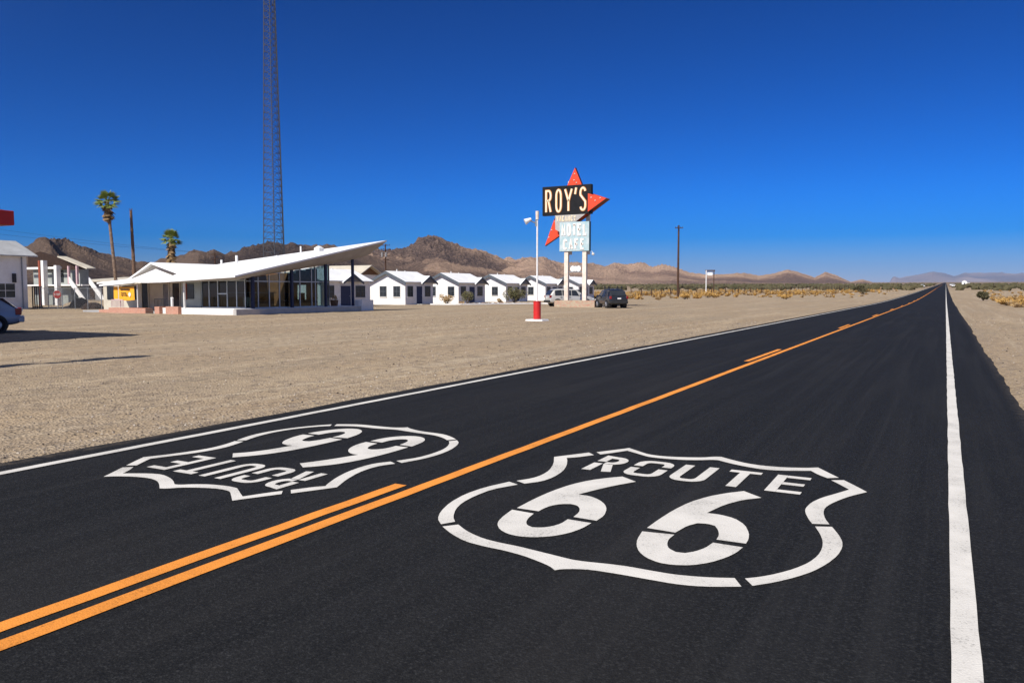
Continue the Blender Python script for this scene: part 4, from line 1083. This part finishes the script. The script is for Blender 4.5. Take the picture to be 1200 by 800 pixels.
# little white sign between the posts
b = MB(); b.box(-31.67, -30.21, SY+.18, SY+.22, 3.28, 3.38); b.box(-31.67, -30.21, SY+.18, SY+.22, 3.86, 3.92)
ht = t.part('hanger', b, M['galv'])
b = MB()
for k, (x_, w_, h_) in enumerate(((-31.25, .26, .3), (-30.95, .24, .27), (-30.62, .26, .3))): b.blob((x_, SY+.15, 3.62), 1, 2, .03, (w_, .05, h_))
t.part('plaque', b, M['trimwhite'], ht)
q = Thing('brick_planter', 'faded brick planter box round the feet of the motel sign posts', 'planter', (-30.8, 69.3, 0))
b = MB(); b.box(-32.8, -28.65, 68.4, 68.65, -.05, .64); b.box(-32.8, -28.65, 69.95, 70.2, -.05, .64); b.box(-32.8, -32.55, 68.652, 69.948, -.05, .64); b.box(-28.9, -28.65, 68.652, 69.948, -.05, .64); q.part('wall', b, M['planter'])
b = MB(); b.box(-32.548, -28.902, 68.652, 69.948, -.05, .5); q.part('soil', b, M['gravel'])

# ------------------------------------------------------------------ lamp with red drum
lx, ly = -18.66, 36.85
t = Thing('yard_lamp', 'thin white lamp pole rising from a bright red drum on a white pad', 'lamp post', (lx, ly, 0))
b = MB(); b.tube((lx, ly, .10), (lx, ly, 1.0), .195, .195, 20); b.tube((lx, ly, 1.0), (lx, ly, 1.03), .21, .21, 20); t.part('drum', b, M['red'])
b = MB(); b.hexa([(lx-.52, ly-.42, -.03), (lx+.52, ly-.42, -.03), (lx+.52, ly+.42, -.03), (lx-.52, ly+.42, -.03)], [(lx-.46, ly-.36, .09), (lx+.46, ly-.36, .09), (lx+.46, ly+.36, .09), (lx-.46, ly+.36, .09)]); t.part('pad', b, M['trimwhite'])
b = MB(); b.tube((lx, ly, 1.03), (lx, ly, 5.3), .05, .045, 10); t.part('pole', b, M['trimwhite'])
b = MB(); b.tube((lx, ly, 5.25), (lx, ly, 5.68), .085, .095, 10); t.part('cap', b, M['signpost'])
b = MB(); b.tube((lx, ly, 5.02), (lx-.34, ly-.18, 5.2), .03, .03, 6); b.tube((lx-.05, ly, 4.9), (lx-.05, ly, 5.25), .07, .07, 8)
ar = t.part('arm', b, M['galv'])
b = MB(); b.tube((lx-.28, ly-.15, 5.28), (lx-.54, ly-.34, 5.12), .07, .16, 12); t.part('lamp_shade', b, M['trimwhite'], ar)

# ------------------------------------------------------------------ radio tower
tx, ty_ = -86, 85
t = Thing('radio_tower', 'tall steel lattice radio tower running out of the top of the photo', 'tower', (tx, ty_, 0))
H_ = 66.0; ca = 28.7
cr = Vector((math.cos(R(ca)), math.sin(R(ca)), 0)); cf = Vector((-math.sin(R(ca)), math.cos(R(ca)), 0))
def leg_pt(k, z):
    r_ = 2.0-(z/44.0)*1.08
    r_ = max(r_, .45)*.9
    an = (169, 49, -71)[k]
    return Vector((tx, ty_, z))+cr*(r_*math.cos(R(an)))+cf*(r_*math.sin(R(an)))
for k in range(3):
    b = MB(); b.tube(leg_pt(k, -.1), leg_pt(k, 44), .075, .06, 6); b.tube(leg_pt(k, 44), leg_pt(k, H_), .06, .045, 6); t.part('leg', b, M['steel'])
b = MB(); z = .5; i = 0
while z < H_-1:
    dz = .95
    for k in range(3):
        p0, p1 = leg_pt(k, z), leg_pt((k+1) % 3, z); q0, q1 = leg_pt(k, z+dz), leg_pt((k+1) % 3, z+dz)
        b.tube(p0, p1, .036, .036, 4, False)
        mid = (q0+q1)/2
        b.tube(p0, mid, .032, .032, 4, False); b.tube(p1, mid, .032, .032, 4, False)
    z += dz; i += 1
t.part('bracing', b, M['steel'])
b = MB(); p0 = leg_pt(1, 0)+cf*-.3; p1 = leg_pt(1, 60)+cf*-.2
for s in (-.1, .1): b.tube(p0+cr*(s-.1), p1+cr*(s-.1), .03, .03, 5, False)
b.tube(p0+cr*.16, p1+cr*.14, .05, .05, 5, False)
t.part('ladder', b, M['steel'])

# ------------------------------------------------------------------ poles and wires
def util_pole(x, y, h, label, arms, r=.17, m=None, group='wooden utility poles'):
    z = gz(x, y); t = Thing('utility_pole', label, 'utility pole', (x, y, z), group)
    b = MB(); b.tube((x, y, z-.2), (x, y, z+h), r, r*.65, 10); t.part('pole', b, m or M['pole'])
    for (dz, L_, an) in arms:
        d = Vector((math.cos(R(an)), math.sin(R(an)), 0)); p = Vector((x, y, z+h-dz))+Vector((-d.y, d.x, 0))*-(r+.05)
        b = MB(); b.tube(p-d*L_/2, p+d*L_/2, .07, .07, 6); ao = t.part('crossarm', b, M['pole'])
        b = MB()
        for s in (-.46, -.2, .2, .46): b.tube(p+d*L_*s, p+d*L_*s+Vector((0, 0, .26)), .05, .04, 6)
        t.part('insulator', b, M['black'], ao)
    return t
util_pole(-41.9, 138.3, 12.9, 'tall brown utility pole standing alone right of the motel sign', [(.5, 1.4, 28)], .22)
t = util_pole(-108.3, 140, 11.3, 'utility pole crowded with crossarms and transformers behind the cottages', [(.3, 2.2, 20), (1.2, 2.4, 60), (2.6, 2.4, 20), (3.4, 1.6, 70)], .2)
b = MB()
for dx in (-.55, .5): b.tube((-108.3+dx, 139.6, 8.9), (-108.3+dx, 139.6, 9.9), .27, .27, 10)
t.part('transformer', b, M['greygable'])
util_pole(-127.3, 110, 8.7, 'small utility pole peeping over the lobby roof', [(.4, 2.4, 28), (1.3, 1.6, 28)], .16)
b = MB()
def span(p, q, sag, r):
    pts = [(p[0]+(q[0]-p[0])*k/16, p[1]+(q[1]-p[1])*k/16, p[2]+(q[2]-p[2])*k/16-sag*4*(k/16)*(1-k/16)) for k in range(17)]
    b.path(pts, [r]*17, 4)
span((-127.3, 110, 8.8), (-150, 35, 17.5), 1.2, .014); span((-126.6, 110.3, 8.8), (-149, 35, 15.6), 1.2, .014)
tag(b.build('power_line', M['wire'], off=(-138, 70, 10), recalc=False), 'pair of thin power lines sagging across the sky at the left', 'power line')
# billboard frame far off
x0, y0 = -53.3, 200.; z0 = gz(x0, y0)
t = Thing('billboard_frame', 'empty billboard frame on two thin posts far off in the brush', 'billboard', (x0+1, y0, z0))
b = MB(); b.tube((x0, y0, z0-.1), (x0, y0, z0+6.0), .13, .13, 8); t.part('post', b, M['trimwhite'], label='white painted post')
b = MB(); b.tube((x0+1.95, y0, z0-.1), (x0+1.95, y0, z0+6.0), .11, .11, 8); t.part('post', b, M['pole'], label='dark brown post')
b = MB(); b.box(x0-.25, x0+2.2, y0-.08, y0+.08, z0+5.75, z0+6.05); b.box(x0-.2, x0+2.1, y0-.06, y0+.06, z0+5.45, z0+5.55); t.part('crossbeam', b, M['pole'])
b = MB(); b.box(x0+.3, x0+1.6, y0-.05, y0+.05, z0+4.7, z0+5.4); t.part('panel', b, M['trimwhite'])

# ------------------------------------------------------------------ far fence of timber posts
t = Thing('post_and_wire_fence', 'dark post and wire fence running behind the golden brush', 'fence', (-50, 170, gz(-50, 170)))
fa, fb = Vector((-46, 150)), Vector((-47, 330))
for i in range(44):
    k = i/43; p = Vector((-55+9*k, 150)).lerp(Vector((-32, 330)), k); z = gz(p.x, p.y)
    b = MB(); b.tube((p.x, p.y, z-.1), (p.x, p.y, z+1.75), .10, .09, 6); t.part('fence_post', b, M['pole'])
b = MB()
for hz_ in (.6, 1.1, 1.6):
    for i in range(43):
        P_ = []
        for k in (i/43, (i+1)/43): p = Vector((-55+9*k, 150)).lerp(Vector((-32, 330)), k); P_.append((p.x, p.y, gz(p.x, p.y)+hz_))
        b.tube(P_[0], P_[1], .025, .025, 3, False)
t.part('wire', b, M['galv'])

# ------------------------------------------------------------------ vehicles
def vehicle(name, label, cat, loc, rot, paint, L_=4.5, W_=1.82, H_=1.72, style='suv', rails=False, group=None):
    t = thing(name, label, cat, loc, rot, group); w = W_/2
    rear, front = -L_/2, L_/2
    belt = H_*.60; floor = .26
    # stations along y : (y, half width, z bottom, z belt, roof half width, z roof)
    if style == 'suv':
        st = [(rear, .86, .42, .86, .78, .95), (rear+.06, .95, .36, belt-.05, .80, belt+.05), (rear+.16, .98, .30, belt, .80, belt+.18), (rear+.45, 1, floor, belt, .78, H_-.10), (rear+.8, 1, floor, belt, .78, H_-.01),
              (rear+1.7, 1, floor, belt, .78, H_), (.35, 1, floor, belt-.02, .77, H_-.04), (.62, 1, floor, belt-.03, .77, H_-.14), (1.35, 1, floor, belt-.06, .84, belt+.01), (1.75, .99, floor, belt-.10, .84, belt-.04), (front-.25, .95, .30, belt-.2, .80, belt-.13), (front-.06, .88, .36, .75, .74, .82), (front, .80, .42, .66, .7, .70)]
    else:
        st = [(rear, .84, .40, .80, .78, .88), (rear+.08, .93, .34, belt-.06, .80, belt), (rear+.30, .98, .28, belt, .79, belt+.14), (rear+.75, 1, .24, belt, .74, H_-.12), (rear+1.25, 1, .24, belt, .73, H_-.02),
              (rear+1.9, 1, .24, belt-.02, .73, H_), (.3, 1, .24, belt-.04, .73, H_-.05), (.55, 1, .24, belt-.05, .74, H_-.14), (1.3, 1, .24, belt-.1, .84, belt-.02), (1.7, .98, .25, belt-.14, .84, belt-.09), (front-.22, .93, .28, belt-.25, .8, belt-.2), (front-.05, .86, .34, .66, .74, .70), (front, .8, .4, .58, .7, .62)]
    b = MB(); ns = len(st); m = 11
    for (yy, kw, zb, zl, rw, zr) in st:
        W2 = w*kw; half = [(W2*.86, zb), (W2*.985, zb+.14), (W2, (zb+zl)/2), (W2*.97, zl)]
        rr_ = w*rw*kw if zr > zl+.12 else W2*.94
        half += [(rr_+ (W2*.97-rr_)*.12, zr-.05 if zr > zl+.1 else zl+(zr-zl)*.6), (rr_*.8, zr)]
        sec = [(-x_, z_) for x_, z_ in half] + [(0, zr+.015)] + [(x_, z_) for x_, z_ in half[::-1]]
        b.v += [(x_, yy, z_) for x_, z_ in sec]
    m = 13
    for i in range(ns-1):
        for k in range(m-1): b.f.append((i*m+k, i*m+k+1, (i+1)*m+k+1, (i+1)*m+k))
        b.f.append((i*m+m-1, i*m, (i+1)*m, (i+1)*m+m-1))
    b.f += [tuple(range(m)), tuple(range((ns-1)*m, ns*m))[::-1]]
    bo = b.build('body', paint, t, smooth=True)
    md = bo.modifiers.new('Subsurf', 'SUBSURF'); md.levels = 1; md.render_levels = 2
    def at(yy, side, f):  # point on greenhouse side between belt (0) and roof (1), slightly proud
        for i in range(ns-1):
            if st[i][0] <= yy <= st[i+1][0]:
                k = (yy-st[i][0])/(st[i+1][0]-st[i][0]); s_ = [st[i][j]+(st[i+1][j]-st[i][j])*k for j in range(6)]; break
        W2 = w*s_[1]*.97; rw = w*s_[4]*s_[1]; rw = rw+(W2-rw)*.12
        return (side*(W2+(rw-W2)*f+.022), yy, s_[3]+(s_[5]-.05-s_[3])*f)
    # side glass
    for side in (-1, 1):
        cuts = ((rear+.55, rear+1.25), (rear+1.32, -.12), (-.05, .72)) if style == 'suv' else ((rear+.75, rear+1.35), (rear+1.42, -.12), (-.05, .66))
        for a, c in cuts:
            g_ = MB(); p = []
            for k in range(5): p.append(at(a+(c-a)*k/4, side, .06))
            tops = [at(a+(c-a)*k/4 if c < .5 else a+(c-.28-a)*k/4, side, .86) for k in range(5)]
            for k in range(4): g_.poly([p[k], p[k+1], tops[k+1], tops[k]])
            g_.build('side_window', M['darkglass'], t)
    # wheels, with dark arches
    wr = .345 if style == 'suv' else .31
    for side in (-1, 1):
        for yy in (rear+.82, front-.86):
            ar_ = MB(); ar_.tube((side*(w-.35), yy, wr), (side*(w+.012), yy, wr+.02), wr+.07, wr+.07, 24); ar_.build('wheel_arch', M['plastic'], t)
            wh = MB(); wh.tube((side*(w-.22), yy, wr), (side*(w+.03), yy, wr), wr, wr, 24); ty2 = wh.build('wheel', M['tyre'], t, bevel=.03)
            rm_ = MB(); rm_.tube((side*(w+.031), yy, wr), (side*(w+.045), yy, wr), wr*.62, wr*.56, 20)
            for k in range(5):
                an = 2*PI*k/5; rm_.tube((side*(w+.05), yy, wr), (side*(w+.05), yy+math.cos(an)*wr*.6, wr+math.sin(an)*wr*.6), .035, .03, 5)
            rm_.build('rim', M['rim'], ty2)
    # glass fore and aft
    g_ = MB()
    if style == 'suv': za, zb_, ya, yb = belt+.08, H_-.16, rear+.10, rear+.40
    else: za, zb_, ya, yb = belt+.06, H_-.15, rear+.22, rear+.66
    g_.poly([(-w*.74, ya, za), (w*.74, ya, za), (w*.64, yb-.05, zb_), (-w*.64, yb-.05, zb_)]); 
    g_.hexa([(-w*.76, ya-.05, za), (w*.76, ya-.05, za), (w*.66, yb-.07, zb_), (-w*.66, yb-.07, zb_)], [(-w*.76, ya+.08, za), (w*.76, ya+.08, za), (w*.66, yb+.05, zb_), (-w*.66, yb+.05, zb_)]); g_.build('rear_window', M['darkglass'], t)
    g_ = MB(); g_.hexa([(-w*.80, 1.24, belt+.03), (w*.80, 1.24, belt+.03), (w*.66, .72, H_-.14), (-w*.66, .72, H_-.14)], [(-w*.80, 1.32, belt+.035), (w*.80, 1.32, belt+.035), (w*.66, .78, H_-.11), (-w*.66, .78, H_-.11)]); g_.build('windscreen', M['darkglass'], t)
    for side in (-1, 1):
        tl = MB(); x0, x1 = sorted((side*w*.78, side*w*.965)); tl.box(x0, x1, rear+.0, rear+.2, belt-.2, belt+.05); tl.build('tail_light', M['tail'], t, bevel=.02)
        hl = MB(); x0, x1 = sorted((side*w*.55, side*w*.92)); hl.box(x0, x1, front-.22, front-.02, .66, .80); hl.build('headlight', M['lamp'], t, bevel=.02)
        mr = MB(); x0, x1 = sorted((side*(w+.0), side*(w+.2))); mr.box(x0, x1, .72, .86, belt, belt+.15); mr.build('wing_mirror', paint, t, bevel=.03)
        hd = MB()
        for yy in (-.25, .62 if style != 'suv' else -1.15): x0, x1 = sorted((side*w*.99, side*(w+.02))); hd.box(x0, x1, yy-.1, yy+.08, belt-.16, belt-.12)
        hd.build('door_handle', M['plastic'], t)
        if rails:
            rl = MB(); rl.tube((side*w*.66, rear+.7, H_+.05), (side*w*.66, .3, H_+.03), .022, .022, 6)
            for yy in (rear+.75, .25): rl.tube((side*w*.66, yy, H_-.04), (side*w*.66, yy, H_+.05), .02, .02, 6)
            rl.build('roof_rail', M['plastic'], t)
    bp = MB(); bp.box(-w*.92, w*.92, rear-.09, rear+.1, .40, .62); bp.build('rear_bumper', M['plastic'] if style == 'suv' else paint, t, bevel=.04)
    bp = MB(); bp.box(-w*.88, w*.88, front-.1, front+.06, .38, .56); bp.build('front_bumper', M['plastic'] if style == 'suv' else paint, t, bevel=.04)
    pl = MB(); pl.box(-.17, .17, rear-.03, rear-.008, .80, .92); pl.build('number_plate', M['trimwhite'], t)
    return t
v = vehicle('parked_car', 'dark grey SUV with two roof racks parked beside the brick planter, tail to the road', 'car', (-26.85, 68.0, 0), R(43), M['car_dark'], 3.95, 1.8, 1.70, 'suv', True, 'parked cars')
for i, yy in enumerate((-1.0, .0)):
    rk = MB()
    for side in (-1, 1): rk.box(side*.62-.05, side*.62+.05, yy-.07, yy+.07, 1.70, 1.96)
    rk.tube((-.7, yy, 1.80), (.7, yy, 1.80), .025, .025, 6)
    rk.build('roof_rack', M['black'], v)
vehicle('parked_car', 'pale champagne SUV parked behind the brick planter and sign posts', 'car', (-33.0, 72.3, 0), R(-46), M['car_silver'], 4.7, 1.86, 1.76, 'suv', True, 'parked cars')
vehicle('parked_car', 'steel blue hatchback cut off by the left edge of the photo', 'car', (-32.2, 15.95, 0), R(150), M['car_blue'], 4.0, 1.74, 1.46, 'hatch', False, 'parked cars')

# ------------------------------------------------------------------ garden strip before the cottages
bush(-48.5, 73.5, .95, 1.15, 'scruffy yellow brown bush before the first clear cottage', M['drybrush'], 21, n=520)
bush(-46.9, 75.4, .75, 1.75, 'upright grey green bush between the second cottage and the drive', M['olive'], 22, n=560)
bush(-44.5, 82.0, 1.65, 2.1, 'large round olive bush in the rock strip', M['olive'], 23, n=1700)
bush(-45.5, 80.2, .45, .7, 'small dry bush left of the large olive bush', M['drybrush'], 24, n=200)
bush(-47.4, 75.0, .35, .45, 'low dry tuft between the two front bushes', M['drybrush'], 25, n=160)
rk = random.Random(8)
for i in range(34):
    k = i/33; x_ = -47.6+5.6*k+rk.uniform(-.2, .2); y_ = 74.6+8.3*k+rk.uniform(-.9, .6); r_ = rk.uniform(.1, .28)
    b = MB(); b.blob((x_, y_, .05), r_, 1, .25, (1.2, 1, .75)); o = b.build('garden_rock', M['rock'] if i % 3 else M['trimwhite'], off=(x_, y_, 0))
    tag(o, 'brown rock in the garden strip before the cottages' if i % 3 else 'whitewashed rock in the garden strip before the cottages', 'rock', 'brown rocks in the garden strip' if i % 3 else 'whitewashed rocks in the garden strip')
q = Thing('garden_kerb', 'white concrete kerb edging the rock garden before the cottages', 'kerb', (-47, 73.5, 0))
b = MB()
ck = [(-49.6, 72.0), (-46.6, 73.5), (-44.2, 78.5), (-41.2, 82.6), (-37.6, 84.0)]
for (xa, ya), (xb, yb) in zip(ck[:-1], ck[1:]):
    d = Vector((xb-xa, yb-ya)).normalized(); nn = Vector((-d.y, d.x))*.14
    b.hexa([(xa-nn.x, ya-nn.y, -.03), (xb-nn.x, yb-nn.y, -.03), (xb+nn.x, yb+nn.y, -.03), (xa+nn.x, ya+nn.y, -.03)], [(xa-nn.x, ya-nn.y, .14), (xb-nn.x, yb-nn.y, .14), (xb+nn.x, yb+nn.y, .14), (xa+nn.x, ya+nn.y, .14)])
q.part('edging', b, M['trimwhite'])

# ------------------------------------------------------------------ roadside brush
rb = random.Random(14)
gb = MB(); db = MB()
# golden belt beyond the drive, left of the road
for i in range(640):
    k = rb.random(); yy = 118+k*150; xx = -36-rb.random()**.8*(34+.1*yy)+(yy-118)*.14
    z = gz(xx, yy); r_ = rb.uniform(.4, 1.0); h_ = rb.uniform(.45, 1.25)
    tuft(gb if rb.random() < .6 else db, (xx, yy, z-.03), r_, h_, 34, rb, .10)
for i in range(240):
    yy = 150+rb.random()*260; xx = -8.5-rb.random()**.6*24-(yy-150)*.02; z = gz(xx, yy)
    if xx > -14 and yy < 200: continue
    tuft(gb if rb.random() < .5 else db, (xx, yy, z-.03), rb.uniform(.3, .8), rb.uniform(.25, .7), 22, rb, .09)
for i in range(150):
    yy = 84+rb.random()**1.2*75; xx = 5.2+.02*(yy-84)+rb.random()*(5+.06*(yy-84)); z = gz(xx, yy)
    tuft(gb if rb.random() < .45 else db, (xx, yy, z-.03), rb.uniform(.35, .8), rb.uniform(.4, .85), 30, rb, .08)
for i in range(420):   # right of the road
    yy = 62+rb.random()**1.3*260; xx = 4.2+yy*.02+rb.random()**1.2*(10+yy*.35); z = gz(xx, yy)
    if yy < 110 and xx < 6.5: continue
    tuft(db if rb.random() < .55 else gb, (xx, yy, z-.03), rb.uniform(.25, .75), rb.uniform(.2, .62), 26, rb, .07)
kind(gb.build('golden_brush', M['golden'], recalc=False), 'stuff'); kind(db.build('dry_brush', M['drybrush'], recalc=False), 'stuff')
# creosote flats far behind
cb_ = MB()
for i in range(2600):
    an = rb.uniform(R(-42), R(7)); d_ = 300+1100*rb.random()**1.1; xx = d_*math.sin(an); yy = d_*math.cos(an)
    if -9.5 < xx < 3.5: continue
    z = gz(xx, yy); s = rb.uniform(.7, 1.8)
    cb_.blob((xx, yy, z+.35*s), s, 1, .35, (1.15, 1.15, .8))
kind(cb_.build('creosote_scrub', M['creosote'], recalc=False), 'stuff')
bush(4.7, 130, 1.0, 1.35, 'dark green creosote bush right of the road, beside the golden brush', M['creosote'], 31, n=1200, leaf=.16)
bush(-17.4, 205, 2.0, 2.3, 'dark green bush left of the far bend in the road', M['creosote'], 32, n=800, leaf=.18)
for i, (x_, y_, r_, h_, lab) in enumerate(((5.6, 97, 1.1, .8, 'golden bush nearest the dark creosote right of the road'), (7.0, 92, 1.3, .9, 'broad golden bush in the middle of the right roadside clump'), (8.3, 86, 1.0, .7, 'rusty gold bush at the near end of the right roadside clump'), (-37.6, 128, 1.2, 1.0, 'golden bush at the foot of the lone utility pole'), (-37.8, 143.5, 1.7, 1.2, 'big golden bush under the empty billboard frame'), (-22.5, 133, 1.3, .95, 'yellow bush alone on the drive edge far left of the road'))):
    bush(x_, y_, r_, h_, lab, M['golden'], 40+i, n=620, leaf=.13)
# far white shapes along the road
def far_truck(x, y, label, rot, s=1.0, group=None):
    v = vehicle('far_car', label, 'car', (x, y, gz(x, y)), rot, M['car_white'], 4.6, 1.85, 1.75, 'suv', False, 'white cars far down the road'); v.scale = (s, s, s); return v
far_truck(-11.2, 470, 'white car far off on the left shoulder of the road', R(25))
far_truck(3.8, 520, 'nearer of two white cars far off on the right shoulder', R(0))
far_truck(3.4, 660, 'farther of two white cars on the right shoulder', R(0))
x_, y_ = 15.5, 860.; z_ = gz(x_, y_)
t = Thing('white_shack', 'tiny white building on the horizon right of the road', 'building', (x_, y_, z_)); b = MB(); b.prism([(x_-2.2, z_-.1), (x_+2, z_-.1), (x_+2, z_+3.4), (x_-.1, z_+4.4), (x_-2.2, z_+3.4)], y_, y_+6); t.part('wall', b, M['white'])
b = MB(); b.box(x_+2.01, x_+4.2, y_+.5, y_+5, z_-.1, z_+2.2); t.part('annex', b, M['white'])
b = MB(); b.box(x_-.5, x_+.5, y_-.03, y_-.002, z_, z_+2.1); t.part('door', b, M['navy'])

# ------------------------------------------------------------------ haze
HZ = True
if HZ:
    b = MB(); b.box(-12000, 24000, -60, 42500, -3, 1250)
    m, nt, N, L, P = new_mat('thin desert haze'); N.remove(P)
    pv = N.new('ShaderNodeVolumePrincipled'); pv.inputs['Color'].default_value = (.33, .60, 1, 1); pv.inputs['Density'].default_value = 1.7e-5
    L.new(pv.outputs[0], N['Material Output'].inputs['Volume'])
    kind(b.build('haze', m), 'stuff')

# ------------------------------------------------------------------ light, sky, camera
SUN_AZ = 6.0   # degrees: shadows fall toward +Y turned this much to +X
SUN_EL = 44.0
sun = bpy.data.lights.new('sun', 'SUN'); sun.energy = 4.9; sun.angle = R(.53); sun.color = (1.0, .955, .88)
so_ = bpy.data.objects.new('sun', sun); COL.objects.link(so_)
d = Vector((math.sin(R(SUN_AZ))*math.cos(R(SUN_EL)), math.cos(R(SUN_AZ))*math.cos(R(SUN_EL)), -math.sin(R(SUN_EL))))
so_.rotation_euler = d.to_track_quat('-Z', 'Y').to_euler(); so_.location = (-10, -20, 60)
w = bpy.data.worlds.new('World'); scene.world = w; w.use_nodes = True
N = w.node_tree.nodes; L = w.node_tree.links
sky = N.new('ShaderNodeTexSky'); sky.sky_type = 'NISHITA'; sky.sun_disc = False
sky.sun_elevation = R(SUN_EL); sky.sun_rotation = R(180+SUN_AZ)
sky.altitude = 2600; sky.air_density = 1.0; sky.dust_density = .05; sky.ozone_density = 3.0
hs = N.new('ShaderNodeHueSaturation'); hs.inputs['Saturation'].default_value = 1.28
gm = N.new('ShaderNodeGamma'); gm.inputs['Gamma'].default_value = 1.55
sc_ = N.new('ShaderNodeMix'); sc_.data_type = 'RGBA'; sc_.blend_type = 'MULTIPLY'; sc_.inputs[0].default_value = 1; sc_.inputs[7].default_value = (.215, .245, .375, 1)
L.new(sky.outputs[0], gm.inputs['Color']); L.new(gm.outputs[0], sc_.inputs[6]); L.new(sc_.outputs[2], hs.inputs['Color'])
# thin dust layer dims the sky just over the horizon
tz = N.new('ShaderNodeTexCoord'); sz_ = N.new('ShaderNodeSeparateXYZ'); L.new(tz.outputs['Generated'], sz_.inputs[0])
mz = N.new('ShaderNodeMapRange'); mz.interpolation_type = 'SMOOTHSTEP'; mz.inputs[1].default_value = -.01; mz.inputs[2].default_value = .13; L.new(sz_.outputs[2], mz.inputs[0])
dz_ = N.new('ShaderNodeMix'); dz_.data_type = 'RGBA'; L.new(mz.outputs[0], dz_.inputs[0]); dz_.inputs[6].default_value = (.92, .60, .55, 1); dz_.inputs[7].default_value = (1, 1, 1, 1)
dm = N.new('ShaderNodeMix'); dm.data_type = 'RGBA'; dm.blend_type = 'MULTIPLY'; dm.inputs[0].default_value = 1; L.new(hs.outputs[0], dm.inputs[6]); L.new(dz_.outputs[2], dm.inputs[7])
# extra sky brightness on the sun's side, out of view, added to fill the shade
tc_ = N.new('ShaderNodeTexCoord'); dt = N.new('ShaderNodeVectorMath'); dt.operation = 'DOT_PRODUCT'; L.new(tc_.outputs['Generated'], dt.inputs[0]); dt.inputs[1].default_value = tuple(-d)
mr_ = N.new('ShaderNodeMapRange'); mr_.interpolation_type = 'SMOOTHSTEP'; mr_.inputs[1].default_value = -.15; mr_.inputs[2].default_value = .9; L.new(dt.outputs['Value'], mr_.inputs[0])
shade_fill = N.new('ShaderNodeMix'); shade_fill.data_type = 'RGBA'; shade_fill.blend_type = 'ADD'; L.new(mr_.outputs[0], shade_fill.inputs[0]); L.new(dm.outputs[2], shade_fill.inputs[6]); shade_fill.inputs[7].default_value = (2.3, 2.65, 3.1, 1)
L.new(shade_fill.outputs[2], N['Background'].inputs['Color'])
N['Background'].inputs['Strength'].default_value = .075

cam = bpy.data.cameras.new('camera'); co = bpy.data.objects.new('camera', cam); COL.objects.link(co)
cam.sensor_width = 36; cam.sensor_fit = 'HORIZONTAL'; cam.lens = 36*927/1200.
cam.clip_start = .1; cam.clip_end = 80000
co.location = (0, 0, 1.6); co.rotation_euler = (R(90-3.7033), 0, R(28.675))
scene.camera = co
scene.view_settings.view_transform = 'Standard'; scene.view_settings.look = 'None'
scene.view_settings.exposure = 0.25; scene.view_settings.gamma = 1; scene.view_settings.use_curve_mapping = False
